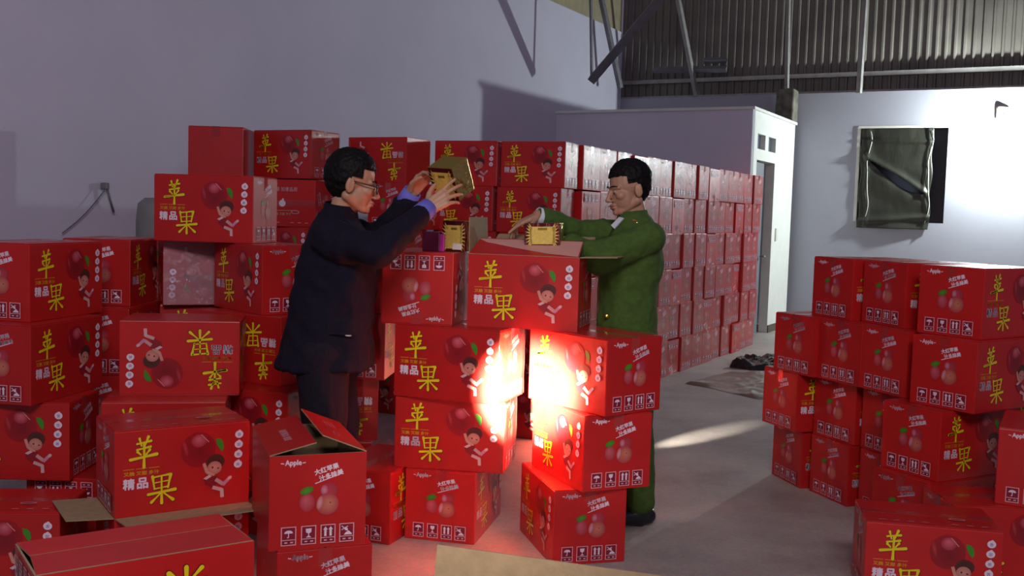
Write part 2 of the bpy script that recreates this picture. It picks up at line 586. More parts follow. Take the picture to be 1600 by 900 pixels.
def end_print(mtx, simple=False):
    p = Print()
    x, z = EX(.24, .09)
    p.bold('Apple', x, z, .024, WHT, .0009, w=.055)
    p.bar(x - .042, z + .002, x - .031, z, .003, WHT)
    p.bar(x + .031, z, x + .042, z + .002, .003, WHT)
    x, z = EX(.60, .20)
    if not simple:
        p.bold('大红苹果', x - .006, z + .011, .020, WHT, .0009, rot=.27)
        p.bold('汁多味美', x + .010, z - .011, .020, WHT, .0009, rot=.27)
    else:
        p.bar(x - .045, z - .002, x + .040, z + .020, .018, PNK)
        p.bar(x - .028, z - .020, x + .050, z + .002, .018, PNK)
    p.bar(x - .045, z - .038, x + .048, z - .007, .003, WHT)
    x, z = EX(.61, .40)
    p.disc(x, z, .031, .030, (.45, .05, .08), (.36, .025, .04), 16)
    p.disc(x - .016, z + .004, .013, .018, (.62, .25, .36), (.45, .07, .11), 10)
    x, z = EX(.385, .51)
    p.disc(x, z, .027, .033, (.55, .12, .15), (.40, .03, .05), 16, off=(-.006, .010))
    x, z = EX(.38, .385)
    p.disc(x, z, .024, .013, (.10, .30, .02), (.05, .20, .015), 14, rot=.35)
    x, z = EX(.595, .54)
    p.disc(x, z, .040, .038, (.58, .20, .13), (.40, .05, .06), 20, off=(.008, .004))
    p.disc(x - .026, z + .006, .010, .024, (.66, .32, .38), (.52, .14, .16), 10, rot=-.2)
    p.disc(x + .010, z + .005, .003, .003, (.12, .04, .02), (.2, .05, .03), 8)
    for i, u in enumerate((.20, .405, .605, .80)):
        x, z = EX(u, .855)
        p.frame(x, z, .052, .066, .0035, PNK)
        p.poly([(x - .021, z - .028), (x + .021, z - .028), (x + .021, z - .016), (x - .021, z - .016)], (.20, .01, .03))
        p.bar(x - .024, z - .013, x + .024, z - .013, .003, PNK)
        p.poly([(x - .021, z - .010), (x + .021, z - .010), (x + .021, z + .028), (x - .021, z + .028)], (.24, .008, .03))
        p.bar(x - .014, z - .022, x - .004, z - .022, .005, PNK)
        p.bar(x + .006, z - .022, x + .016, z - .022, .005, PNK)
        if i == 0:
            p.poly([(x + .015 * math.cos(a * PI / 8), z + .010 + .011 * math.sin(a * PI / 8)) for a in range(9)], WHT)
            p.bar(x, z + .010, x, z - .004, .003, WHT)
            p.bar(x, z - .004, x - .005, z - .004, .003, WHT)
        elif i == 1:
            p.poly([(x - .010, z + .023), (x - .009, z + .010), (x, z + .005), (x + .009, z + .010), (x + .010, z + .023)], WHT)
            p.bar(x, z + .006, x, z - .004, .003, WHT)
            p.poly([(x - .010, z - .008), (x + .010, z - .008), (x, z - .001)], WHT)
        elif i == 2:
            for s in (-.009, .009):
                p.bar(x + s, z - .008, x + s, z + .016, .008, WHT)
                p.poly([(x + s - .008, z + .015), (x + s + .008, z + .015), (x + s, z + .026)], WHT)
        else:
            p.bar(x - .018, z + .024, x + .018, z - .006, .003, WHT)
            p.bar(x - .018, z + .010, x + .004, z + .022, .003, WHT)
            p.disc(x - .002, z + .012, .006, .005, WHT, WHT, 8)
            p.poly([(x - .010, z - .008), (x + .018, z - .008), (x + .010, z + .004), (x - .002, z + .002)], WHT)
    return p.mesh('end_print', mtx)


def top_print(lettered=False):
    p = Print()
    for i in range(8):
        if i != 4:
            p.bar(.05 + i * .055, .030, .075 + i * .055, .030, .004, PNK)
    p.disc(.36, .105, .032, .013, PNK, PNK, 14)
    p.disc(.36, .105, .027, .009, (.30, .02, .04), (.30, .02, .04), 14)
    if lettered:
        p.bold('温馨 如意品质', .275, .265, .030, PNK, .001)
        p.disc(.26, .165, .026, .024, WHT, WHT, 14)
        p.disc(.265, .192, .008, .009, WHT, WHT, 8)
        p.bar(.17, .115, .35, .115, .003, (.62, .40, .25))
        p.bold('又脆 又甜 多汁', .26, .090, .020, (.62, .40, .25), .0006)
    return p.mesh('top_print', Matrix.Translation((0, 0, .0036)) @ TOP)


ME = {}
ME['front'] = front_print(FR)
ME['back'] = front_print(BK)
ME['endR'] = end_print(ENDR)
ME['endL'] = end_print(ENDL)
ME['endRs'] = end_print(ENDR, True)
ME['top'] = top_print()
ME['top2'] = top_print(True)


def flap_seam_body():
    bm = bmesh.new()
    add_box(bm, (0, 0, (H - .004) / 2), (L, D, H - .004), bevel=0.004)
    return bm_mesh('carton_body', bm, 'red_carton')


ME['body'] = flap_seam_body()
ME['body_tall'] = ME['body']
for s, k in ((-1, 'flapA'), (1, 'flapB')):
    ME[k] = box_mesh('top_flap', (0, s * (D / 4 - .0002), H - .002), (L - .006, D / 2 - .006, .0035), 'red_carton', .0012)


def tape_mesh():
    bm = bmesh.new()
    add_box(bm, (0, 0, H + .0002), (L - .004, .048, .0006))
    for s in (-1, 1):
        add_box(bm, (s * (L / 2 + .0004), 0, H - .035), (.0006, .048, .066))
    return bm_mesh('packing_tape', bm, 'tape')


ME['tape'] = tape_mesh()


def wrap_mesh(seed):
    """film stretched over the right end of a carton, wrapped a little round its edges"""
    bm = bmesh.new()
    ny, nz = 9, 13
    g = []
    for j in range(nz + 1):
        row = []
        for i in range(-1, ny + 2):
            y = (min(max(i, 0), ny) / ny - .5) * (D + .004)
            z = .006 + (H - .014) * j / nz
            x = L / 2 + .003 + .004 * noise.noise(Vector((y * 22 + seed, z * 6, seed))) + .003 * noise.noise(Vector((y * 50, z * 14, seed + 3)))
            if i in (-1, ny + 1):
                x = L / 2 - .018
            row.append(bm.verts.new((x, y, z)))
        g.append(row)
    for j in range(nz):
        for i in range(ny + 2):
            bm.faces.new((g[j][i], g[j][i + 1], g[j + 1][i + 1], g[j + 1][i]))
    bmesh.ops.solidify(bm, geom=bm.faces[:], thickness=.0006)
    return bm_mesh('plastic_wrap', bm, 'wrap', smooth=True)


ME['film'] = box_mesh('plastic_wrap', (0, -D / 2 - .004, H / 2), (L - .004, .0012, H - .008), 'wrap_milky')
for k_ in range(3):
    ME['wrap%d' % k_] = wrap_mesh(k_ * 7.3)



def open_body():
    """five walls of board, red outside and kraft inside"""
    bm = bmesh.new()
    t = .005
    zt = H - .002
    o = [(-L / 2, -D / 2), (L / 2, -D / 2), (L / 2, D / 2), (-L / 2, D / 2)]
    i = [(x - math.copysign(t, x), y - math.copysign(t, y)) for x, y in o]
    ob = [bm.verts.new((x, y, 0)) for x, y in o]
    ot = [bm.verts.new((x, y, zt)) for x, y in o]
    it = [bm.verts.new((x, y, zt)) for x, y in i]
    ib = [bm.verts.new((x, y, t)) for x, y in i]
    for k in range(4):
        n = (k + 1) % 4
        bm.faces.new((ob[k], ob[n], ot[n], ot[k])).material_index = 0
        bm.faces.new((ot[k], ot[n], it[n], it[k])).material_index = 1
        bm.faces.new((it[k], it[n], ib[n], ib[k])).material_index = 1
    bm.faces.new(list(reversed(ob)))
    bm.faces.new(ib).material_index = 1
    return bm_mesh('carton_body', bm, 'red_carton', 'kraft')


ME['open'] = open_body()


def flap_panel(length, width, corner=0.012):
    """panel hinged on the x axis, reaching +y, red on top (-z when folded out), kraft below"""
    bm = bmesh.new()
    t = .004
    pts = [(-length / 2 + .003, 0), (length / 2 - .003, 0), (length / 2 - corner, width), (-length / 2 + corner, width)]
    a = [bm.verts.new((x, y, t / 2)) for x, y in pts]
    b = [bm.verts.new((x, y, -t / 2)) for x, y in pts]
    bm.faces.new(a).material_index = 0
    bm.faces.new(list(reversed(b))).material_index = 1
    for k in range(4):
        n = (k + 1) % 4
        bm.faces.new((b[k], b[n], a[n], a[k])).material_index = 1
    return bm_mesh('top_flap', bm, 'red_carton', 'kraft')


ME['lflap'] = flap_panel(L, D / 2 - .002)
ME['sflap'] = flap_panel(D - .012, D / 2 - .002)
FLIP = Matrix.Translation((0, 0, H)) @ Matrix.Rotation(PI, 4, 'Y')
LAY = Matrix.Translation((0, H / 2, D / 2)) @ Matrix.Rotation(PI / 2, 4, 'X')
IDM = Matrix.Identity(4)


def carton(x, y, z, yaw, label, group, flip=False, lay=False, wrap=False, film=False, prints='FLR', scale=None):
    r = empty('cardboard_box', (x, y, z), yaw, label, 'box', group)
    m = FLIP if flip else LAY if lay else IDM
    if scale:
        m = m @ Matrix.Diagonal((*scale, 1))
    link('carton_body', ME['body'], r, m)
    link('top_flap', ME['flapA'], r, m)
    link('top_flap', ME['flapB'], r, m)
    link('packing_tape', ME['tape'], r, m)
    if 'F' in prints:
        link('front_print', ME['front'], r, m)
    if 'B' in prints:
        link('front_print', ME['back'], r, m)
    if 'L' in prints:
        link('end_print', ME['endL'], r, m)
    if 'R' in prints:
        link('end_print', ME['endR'], r, m)
    if 'r' in prints:
        link('end_print', ME['endRs'], r, m)
    if 'S' in prints:
        link('top_print', ME['top2'], r, m)
    if 'T' in prints:
        link('top_print', ME['top'], r, m)
    if film:
        link('plastic_wrap', ME['film'], r, m)['label'] = 'milky plastic wrap over the printed face'
    if wrap:
        wm = link('plastic_wrap', ME['wrap%d' % random.randrange(3)], r, m)
        wm['label'] = 'clear glossy plastic wrap'
    return r


def open_carton(x, y, z, yaw, label, group, front=None, back=None, left=None, right=None, prints='FLR', flip=False):
    """flap angles in degrees: 0 = closed flat, 90 = upright, 180 = folded flat outwards"""
    r = empty('cardboard_box', (x, y, z), yaw, label, 'box', group)
    link('carton_body', ME['open'], r)
    m = FLIP if flip else IDM
    for c, k in (('F', 'front'), ('B', 'back')):
        if c in prints:
            link('front_print', ME[k], r, m)
    for c, k in (('L', 'endL'), ('R', 'endR')):
        if c in prints:
            link('end_print', ME[k], r, m)
    zt = H - .001
    fl = {}
    for nm, ang, loc, rz, me in (('front', front, (0, -D / 2, zt), 0, 'lflap'), ('back', back, (0, D / 2, zt), PI, 'lflap'),
                                 ('left', left, (-L / 2, 0, zt), -PI / 2, 'sflap'), ('right', right, (L / 2, 0, zt), PI / 2, 'sflap')):
        if ang is None:
            continue
        mm = Matrix.Translation(loc) @ Matrix.Rotation(rz, 4, 'Z') @ Matrix.Rotation(math.radians(ang), 4, 'X')
        fl[nm] = link('top_flap', ME[me], r, mm)
    return r, fl


# ------------------------------------------------------------------ the setting
A = Vector((.478, .878, 0)).normalized()
Bv = Vector((.878, -.478, 0)).normalized()


def quad_wall(name, p, q, z0, z1, th, m, side=1):
    """wall slab between ground points p and q"""
    p, q = Vector((*p, 0)), Vector((*q, 0))
    d = (q - p).normalized()
    n = Vector((-d.y, d.x, 0)) * side * th
    bm = bmesh.new()
    v = [bm.verts.new(a + Vector((0, 0, z))) for z in (z0, z1) for a in (p, q, q + n, p + n)]
    for f in ((0, 1, 2, 3), (4, 5, 6, 7), (0, 1, 5, 4), (1, 2, 6, 5), (2, 3, 7, 6), (3, 0, 4, 7)):
        bm.faces.new([v[i] for i in f])
    bmesh.ops.recalc_face_normals(bm, faces=bm.faces[:])
    return struct(link(name, bm_mesh(name, bm, m)))


fl = link('floor', box_mesh('floor', (2, 7, -.05), (26, 26, .1), 'concrete_floor'))
struct(fl)
LWp = Vector((1.60, 16.10, 0))          # corner of left and back wall
lw0 = LWp - A * 16.5
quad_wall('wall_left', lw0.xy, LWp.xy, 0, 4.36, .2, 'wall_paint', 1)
quad_wall('wall_left_upper', (lw0 - Bv * .03).xy, (LWp - Bv * .03).xy, 4.36, 7.0, .05, 'beige_tin', 1)
# back wall with a window hole
BWp = Vector((4.13, 14.88, 0)) - Bv * 2.95


def onb(s):
    return (BWp + Bv * s).xy


def sof(p):
    return (Vector((p[0], p[1], 0)) - BWp).dot(Bv)


s0, s1 = sof((4.801, 14.515)), sof((5.829, 13.955))
WZ0, WZ1, WT = 1.555, 2.868, 3.36
bwall = bmesh.new()


def slab(bm, sa, sb, za, zb, ta=0.0, tb=0.22):
    v = [bm.verts.new(BWp + Bv * s + A * t + Vector((0, 0, z))) for z in (za, zb) for s, t in ((sa, ta), (sb, ta), (sb, tb), (sa, tb))]
    for f in ((3, 2, 1, 0), (4, 5, 6, 7), (0, 1, 5, 4), (1, 2, 6, 5), (2, 3, 7, 6), (3, 0, 4, 7)):
        bm.faces.new([v[i] for i in f])


for a_ in ((0, s0, 0, WT), (s1, 8.5, 0, WT), (s0, s1, 0, WZ0), (s0, s1, WZ1, WT)):
    slab(bwall, *a_)
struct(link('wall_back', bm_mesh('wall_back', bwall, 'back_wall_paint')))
# window: dark opening, white side frame
wb = bmesh.new()
slab(wb, s0, s1, WZ0, WZ1, .16, .20)
wn = struct(link('window_1', bm_mesh('window_1', wb, 'window_dark')))
wb = bmesh.new()
slab(wb, s0 - .01, s0 + .03, WZ0, WZ1, -.012, .05)
slab(wb, s0, s1, WZ1 - .02, WZ1 + .015, -.012, .05)
link('window_frame', bm_mesh('window_frame', wb, 'white_trim'), wn)

# crumpled sheet over the window


def sheet_mesh():
    bm = bmesh.new()
    nx, nz = 60, 90
    g = []
    for j in range(nz + 1):
        row = []
        for i in range(nx + 1):
            u, v = i / nx, j / nz
            s = s0 + .05 + u * (s1 - s0 - .23)
            if v > .12:
                s += .012 * math.sin(v * 17)
            z = WZ1 - .02 - v * (WZ1 - WZ0 + .07)
            dep = .022 + .018 * noise.noise(Vector((u * 3, v * 5, 2))) + .03 * max(0, v - .9) * 10 * math.sin(u * PI)
            # diagonal fold from upper left to middle right, open slit under it
            t = v - (.24 + .42 * u)
            dep += .028 * math.exp(-(t / .035) ** 2) * (1 if .05 < u < .97 else 0)
            dep -= .022 * math.exp(-((t - .07) / .04) ** 2) * math.sin(PI * u)
            dep += .03 * math.exp(-((v - .93 + .05 * u) / .03) ** 2)
            dep += .02 * math.exp(-((v - .12 - .02 * u) / .02) ** 2)
            for uc, am in ((.10, .012), (.93, .014)):
                dep += am * math.exp(-((u - uc - .02 * math.sin(v * 9)) / .025) ** 2)
            row.append(bm.verts.new(BWp + Bv * s - A * dep + Vector((0, 0, z))))
        g.append(row)
    for j in range(nz):
        for i in range(nx):
            u_, v_ = (i + .5) / nx, (j + .5) / nz
            t_ = v_ - (.24 + .42 * u_)
            if .10 < u_ < .97 and .015 < t_ < .015 + .085 * math.sin(PI * (u_ - .10) / .87):
                continue
            bm.faces.new((g[j][i], g[j + 1][i], g[j + 1][i + 1], g[j][i + 1]))
    return bm_mesh('plastic_sheet', bm, 'black_sheet', smooth=True)


sh = empty('plastic_sheet', (BWp + Bv * (s0 + .5) + Vector((0, 0, WZ0))), 0, 'black crumpled plastic sheet hung over the window in the far wall', 'sheet')
o = link('sheet', sheet_mesh(), sh)
o.matrix_parent_inverse = sh.matrix_world.inverted()
o.parent = sh
bpy.context.view_layer.update()
o.matrix_world = IDM
sd = o.modifiers.new('s', 'SOLIDIFY')
sd.thickness = .003


def seam_tape(uc):
    pts = []
    for j in range(24):
        v = .03 + .92 * j / 23
        s = s0 + .05 + uc * (s1 - s0 - .23) + .022 * math.sin(v * 11) + .012 * math.sin(v * 17)
        pts.append(BWp + Bv * s - A * (.036 + .006 * math.sin(v * 40)) + Vector((0, 0, WZ1 - .02 - v * (WZ1 - WZ0 + .05))))
    return tube_mesh('sheet_edge', pts, .004, 'white_trim', 6)


for uc in (.12, .97):
    e = link('sheet_edge', seam_tape(uc), sh)
    bpy.context.view_layer.update()
    e.matrix_world = IDM

# corrugated tin above the back wall


def corrugated():
    bm = bmesh.new()
    prev = None
    s = -.02
    pitch = .118
    prof = ((0, 0), (.30, 0), (.42, -.028), (.62, -.028), (.74, 0))
    k = 0
    while s < 8.6:
        for f, dpt in prof:
            ss = s + f * pitch
            a = bm.verts.new(BWp + Bv * ss + A * (.24 + dpt) + Vector((0, 0, 3.30)))
            b = bm.verts.new(BWp + Bv * ss + A * (.24 + dpt) + Vector((0, 0, 7.0)))
            if prev:
                bm.faces.new((prev[0], a, b, prev[1]))
            prev = (a, b)
        s += pitch
        k += 1
    return bm_mesh('wall_back_upper', bm, 'grey_tin')


struct(link('wall_back_upper', corrugated()))
# low partition room with the white door wall
C = Vector((2.928, 12.85, 0))
pf0 = C - Bv * 3.02
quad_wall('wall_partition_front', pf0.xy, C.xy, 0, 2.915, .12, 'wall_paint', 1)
# door side: pieces around door and two little openings
t_end = 2.20
d0, d1 = .27, 1.17
pw = bmesh.new()


def slabp(bm, ta, tb, za, zb, na=-.12, nb=0.0):
    v = [bm.verts.new(C + A * t + Bv * n + Vector((0, 0, z))) for z in (za, zb) for t, n in ((ta, na), (tb, na), (tb, nb), (ta, nb))]
    for f in ((3, 2, 1, 0), (4, 5, 6, 7), (0, 1, 5, 4), (1, 2, 6, 5), (2, 3, 7, 6), (3, 0, 4, 7)):
        bm.faces.new([v[i] for i in f])
    bmesh.ops.recalc_face_normals(bm, faces=bm.faces[:])


HZ0, HZ1 = 2.43, 2.62
slabp(pw, .004, d0, 0, 2.915)
slabp(pw, d1, t_end, 0, 2.915)
slabp(pw, d0, d1, 2.29, HZ0)
slabp(pw, d0, d1, HZ1, 2.915)
slabp(pw, d0 + .37, d0 + .53, HZ0, HZ1)
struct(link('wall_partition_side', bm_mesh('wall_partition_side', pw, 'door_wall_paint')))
pr = bmesh.new()
add_box(pr, (0, 0, 0), (1, 1, 1))
pr.free()
rb = bmesh.new()
v = [rb.verts.new(p + Vector((0, 0, 2.93))) for p in (C + Bv * .03 - A * .03, C + A * (t_end) + Bv * .03, pf0 + A * t_end, pf0 - A * .03)]
rb.faces.new(v)
r_ = bmesh.ops.extrude_face_region(rb, geom=rb.faces[:])
for g in r_['geom']:
    if isinstance(g, bmesh.types.BMVert):
        g.co.z -= .035
bmesh.ops.recalc_face_normals(rb, faces=rb.faces[:])
struct(link('ceiling_partition', bm_mesh('ceiling_partition', rb, 'door_wall_paint')))
db = bmesh.new()
slabp(db, d0 + .02, d0 + .55, .02, 2.27, -.09, -.05)
dr = struct(link('door_1', bm_mesh('door_1', db, 'door_grey')))
db = bmesh.new()
slabp(db, d0 + .55, d1, .0, 2.27, -1.2, -1.1)
link('door_panel', bm_mesh('door_panel', db, 'window_dark'), dr)
hb = bmesh.new()
hp = C + A * (d0 + .46) - Bv * .03 + Vector((0, 0, 1.05))
add_tube(hb, [hp, hp + Bv * .05, hp + Bv * .05 + A * .08], .012)
link('door_handle', bm_mesh('door_handle', hb, 'dark_steel'), dr)
for i, (ta, tb) in enumerate(((d0, d0 + .37), (d0 + .53, d1))):
    db = bmesh.new()
    slabp(db, ta, tb, HZ0, HZ1, -.09, -.07)
    struct(link('window_%d' % (i + 2), bm_mesh('window', db, 'dark_pane')))
db = bmesh.new()
slabp(db, d1, t_end, 0, .10, 0, .015)
slabp(db, 0, d0, 0, .10, 0, .015)
struct(link('baseboard_partition', bm_mesh('baseboard_partition', db, 'skirting')))
# light switch plate on the white wall
db = bmesh.new()
slabp(db, 1.34, 1.44, 1.25, 1.42, 0, .02)
tag(link('switch_plate', bm_mesh('switch_plate', db, 'white_trim')), 'small pale switch plate on the white wall beside the door', 'switch')

# steelwork


def steel(name, label, cat, pts, r, m='dark_steel', seg=4, parts=()):
    p0 = Vector(pts[0])
    rt = empty(name, p0, 0, label, cat)
    me = tube_mesh(name, [Vector(p) - p0 for p in pts], r, m, seg)
    me.polygons.foreach_set('use_smooth', [False] * len(me.polygons))
    link('bar', me, rt)
    return rt


steel('roof_brace', 'thick grey diagonal roof brace crossing in front of the left wall end', 'brace', [(.96, 13.5, 3.28), (1.661, 12.5, 4.119), (2.40, 11.5, 5.0)], .075)
steel('hanger_rod', 'thin vertical rod dropping to the low tip of the diagonal brace', 'rod', [(.96, 13.5, 3.26), (.90, 13.5, 4.5), (.88, 13.5, 5.6)], .022)
steel('roof_strut', 'slim dark strut slanting over the corner of the left wall', 'strut', [(1.50, 15.2, 3.40), (1.165, 15.0, 4.62), (.95, 14.9, 5.4)], .045)
steel('roof_strut', 'pale slim strut leaning in front of the dark tin, left of the corrugated lit panels', 'strut', [(2.672, 15.5, 3.36), (2.32, 15.2, 4.6), (2.05, 15.0, 5.5)], .042, 'light_steel')
steel('roof_post', 'thin pale post standing on the stained concrete stub', 'post', [(3.84, 14.80, 3.30), (3.80, 14.8, 4.66), (3.78, 14.8, 6.0)], .035, 'light_steel')
steel('roof_post', 'thicker pale post on the wall top above the covered window', 'post', [(4.745, 14.42, 3.33), (4.76, 14.42, 4.52), (4.77, 14.42, 6.0)], .045, 'light_steel')
steel('side_beam', 'short dark bracket beam at the top of the wall, left of the post stub', 'beam', [(2.05, 15.72, 3.75), (3.05, 15.2, 3.72)], .05)
steel('wall_bracket', 'dark short bracket stub on the tin beside the pale strut', 'bracket', [(2.75, 15.4, 3.86), (3.05, 15.25, 3.86)], .045)
pb = bmesh.new()
slab(pb, 0, 8.5, 3.60, 3.66, .14, .20)
slab(pb, 0, 8.5, 3.36, 3.40, .10, .20)
rt = empty('purlin', BWp + Vector((0, 0, 3.6)), 0, 'long steel purlin running along the bottom of the tin sheeting', 'purlin')
o = link('rail', bm_mesh('rail', pb, 'light_steel'), rt)
bpy.context.view_layer.update()
o.matrix_world = IDM
# stained concrete column stub between partition roof and tin
cb = bmesh.new()
add_box(cb, (0, 0, 0), (.26, .26, .50), bevel=.02)
for v in cb.verts:
    v.co += Vector((noise.noise(v.co * 9), noise.noise(v.co * 9 + Vector((3, 1, 0))), 0)) * .03
o = link('column_stub', bm_mesh('column_stub', cb, 'mouldy_concrete'))
o.location = (3.86, 14.84, 3.15)
o.rotation_euler = (0, 0, -.5)
tag(o, 'stained concrete column stub at the top corner of the white door wall', 'column')

# bulb holder on the back wall and the bulb
lh = empty('wall_lamp', (6.387, 13.651, 3.02), 0, 'bare bulb on a wooden block high on the far wall', 'lamp')
bm = bmesh.new()
add_box(bm, (0, -.03, 0), (.16, .07, .18), bevel=.03)
link('lamp_holder', bm_mesh('lamp_holder', bm, 'holder'), lh)
bm = bmesh.new()
add_tube(bm, [(0, -.05, 0), (-.04, -.25, -.10), (-.087, -.45, -.14)], .008)
link('cable', bm_mesh('cable', bm, 'black_plastic'), lh)

# ------------------------------------------------------------------ cartons near the camera
G_L, G_C, G_T, G_R, G_S = ('cartons in the left pile', 'cartons in the two middle stacks', 'cartons on the front of the tall pile',
                           'cartons in the right pile', 'wrapped cartons along the receding side of the tall pile')
# key: layer, x, y, yaw, options, group, label
NEAR = [
    ('B1', 0, -.243, 4.835, 1.349, {}, G_C, 'bottom carton of the left middle stack, end with shipping icons facing the viewer'),
    ('B2', 1, -.24, 4.756, -.161, {'wrap': 1}, G_C, 'second carton up in the left middle stack, fruit face forward, torn plastic at its right'),
    ('B3', 2, -.23, 4.702, -.341, {'wrap': 1}, G_C, 'third carton up in the left middle stack, its right end glaring in torchlight'),
    ('B4', 3, -.385, 4.86, 1.40, {'flip': 1}, G_C, 'upside-down carton under the small gold box, beside the open carton'),
    ('B6', 2, .379, 4.575, -.895, {}, G_C, 'top carton of the right middle stack, its left face burnt out by torchlight'),
    ('B7', 1, .372, 4.581, -1.151, {}, G_C, 'middle carton of the right middle stack, below the glaring one'),
    ('B8', 0, .299, 4.591, -1.301, {}, G_C, 'bottom carton of the right middle stack, standing on the floor by the green-clad man'),
    ('A1', 3, -2.121, 4.535, 1.37, {'prints': 'FLRT'}, G_L, 'top carton of the leftmost stack, its end cut by the photo edge'),
    ('A2', 2, -2.07, 4.418, 1.393, {}, G_L, 'carton second from the top in the leftmost stack'),
    ('A3', 1, -2.091, 4.38, .032, {}, G_L, 'carton with a big fruit and child at the left edge, third down in its stack'),
    ('A4', 0, -1.859, 4.529, 1.5, {'flip': 1}, G_L, 'upside-down carton low at the left, only its row of shipping icons showing'),
    ('A5', 3, -2.06, 5.302, 1.592, {}, G_L, 'bright red carton end just right of the leftmost stack, with two icons showing'),
    ('A7', 2, -2.025, 5.191, 1.594, {}, G_L, 'shaded carton under the bright end right of the leftmost stack'),
    ('A7f1', 1, -2.025, 5.191, 1.594, {}, G_L, 'shaded carton deep behind the leftmost stack, second layer'),
    ('A7f0', 0, -2.025, 5.191, 1.594, {}, G_L, 'shaded carton deep behind the leftmost stack, on the floor'),
    ('K', 1, -1.325, 4.0, .578, {'prints': 'FLRT'}, G_L, 'large near carton at lower left, fruit face forward with dashed line on top'),
    ('G2', 0, -1.95, 3.93, .1, {'prints': 'FLRT'}, G_L, 'dark topped carton on the floor at the lower left edge'),
    ('G0', 0, -.937, 2.527, .607, {}, G_L, 'carton below the open one in the lower left corner'),
    ('C1', 2, -1.481, 4.635, .176, {'flip': 1, 'wrap': 0}, G_L, 'upside-down carton in the middle of the left pile, whole fruit face showing'),
    ('C2', 1, -1.503, 4.487, .196, {}, G_L, 'carton right under the whole upside-down one, mostly hidden'),
    ('C3', 2, -1.216, 5.01, -.491, {'flip': 1}, G_L, 'upside-down carton behind the navy-clad man, left of his hip'),
    ('C4', 1, -1.191, 4.845, -.327, {}, G_L, 'upright carton left of the navy-clad man\'s thigh, dark fruit showing'),
    ('C4f', 0, -1.205, 4.80, -.327, {}, G_L, 'floor carton left of the navy-clad man\'s shin'),
    ('C5', 3, -1.591, 5.403, .40, {'flip': 1, 'film': 1}, G_L, 'pale shiny upside-down carton under the lone top box of the left pile'),
    ('C5f2', 2, -1.60, 5.44, .3, {}, G_L, 'hidden carton under the pale shiny one, third layer'),
    ('C5f1', 1, -1.60, 5.44, .3, {}, G_L, 'hidden carton under the pale shiny one, second layer'),
    ('C5f0', 0, -1.60, 5.44, .3, {}, G_L, 'hidden carton under the pale shiny one, on the floor'),
    ('C6', 3, -1.219, 5.104, -.849, {}, G_L, 'carton with a bright red end just left of the navy-clad man\'s back'),
    ('C7', 4, -1.506, 5.202, -.118, {}, G_L, 'highest carton of the left pile, fruit face forward, alone on top'),
    ('D2', 0, -.713, 3.716, 1.945, {}, G_L, 'floor carton under the open flapped one, cut by the bottom edge'),
    ('E1', 0, -.585, 4.806, 1.22, {}, G_L, 'floor carton standing left of the bottom carton of the left middle stack'),
    ('E3f', 0, -.97, 5.24, .2, {}, G_L, 'hidden floor carton behind the navy-clad man'),
    ('E3', 1, -.945, 5.26, .2, {'flip': 1}, G_L, 'upside-down carton just right of the navy-clad man\'s knee'),
    ('E2', 2, -.768, 5.298, 1.5, {}, G_L, 'carton right of the navy-clad man\'s hip, icons showing beside the jacket hem'),
    ('E4', 3, -.785, 5.308, 1.5, {}, G_L, 'carton behind the navy-clad man\'s waist, a red sliver showing'),
    ('T1', 3, 2.272, 4.949, .6, {}, G_R, 'top front carton of the right pile, with glaring white top'),
    ('T2', 2, 2.225, 4.87, .6, {}, G_R, 'second carton down at the front of the right pile'),
    ('T3', 1, 2.127, 4.905, .5, {}, G_R, 'third carton down at the front of the right pile, left of the dark gap'),
    ('T4', 0, 2.08, 4.872, .5, {}, G_R, 'floor carton at the front of the right pile, half hidden by a near carton'),
    ('U1', 3, 1.983, 5.664, .36, {}, G_R, 'top left carton of the right pile, against the grey wall'),
    ('U2', 3, 2.15, 5.328, .326, {}, G_R, 'top carton in the middle of the right pile'),
    ('V1', 2, 1.821, 5.817, .439, {}, G_R, 'far left carton in the third layer of the right pile'),
    ('V2', 2, 1.985, 5.516, .401, {}, G_R, 'second carton from the left in the third layer of the right pile'),
    ('V3', 2, 2.115, 5.215, .38, {}, G_R, 'third carton from the left in the third layer of the right pile'),
    ('W1', 1, 1.794, 5.906, .334, {}, G_R, 'far left carton in the second layer of the right pile'),
    ('W2', 1, 2.009, 5.617, .397, {}, G_R, 'second carton from the left in the second layer of the right pile'),
    ('W3', 1, 2.165, 5.29, .38, {}, G_R, 'narrow showing carton in the second layer of the right pile'),
    ('X1', 0, 1.872, 5.933, .238, {}, G_R, 'far left floor carton of the right pile'),
    ('X2', 0, 2.002, 5.602, .326, {}, G_R, 'second floor carton from the left of the right pile'),
    ('X3', 0, 2.163, 5.273, .356, {}, G_R, 'third floor carton from the left of the right pile, a narrow strip showing'),
    ('TB2', 2, 2.62, 5.27, .58, {}, G_R, 'carton behind the second front one at the right edge, third layer'),
    ('TB1', 1, 2.60, 5.25, .52, {}, G_R, 'carton behind the third front one at the right edge, second layer'),
    ('TB0', 0, 2.58, 5.23, .52, {}, G_R, 'floor carton behind the front ones at the right edge'),
    ('Y1', 0, 1.718, 4.11, -.188, {'prints': 'FLRT'}, G_R, 'nearest carton at the lower right, fruit face forward, dashed line on top'),
    ('Y3', 0, 2.153, 4.42, -.017, {}, G_R, 'dark carton behind the nearest one at the lower right'),
    ('Y2', 1, 2.357, 4.456, 1.08, {}, G_R, 'bright carton end at the right edge, its Apple word cut by the frame'),
    ('N2', 2, .09, 6.98, -.30, {}, G_C, 'top carton seen through the dark gap between the middle stacks'),
    ('N1', 1, .09, 6.98, -.30, {}, G_C, 'middle carton seen through the dark gap between the middle stacks'),
    ('N0', 0, .09, 6.98, -.30, {}, G_C, 'floor carton seen through the dark gap between the middle stacks'),
    ('M0', 0, .04, 1.81, -.32, {}, 'cartons right before the photographer', 'carton below the open one at the bottom edge'),
]
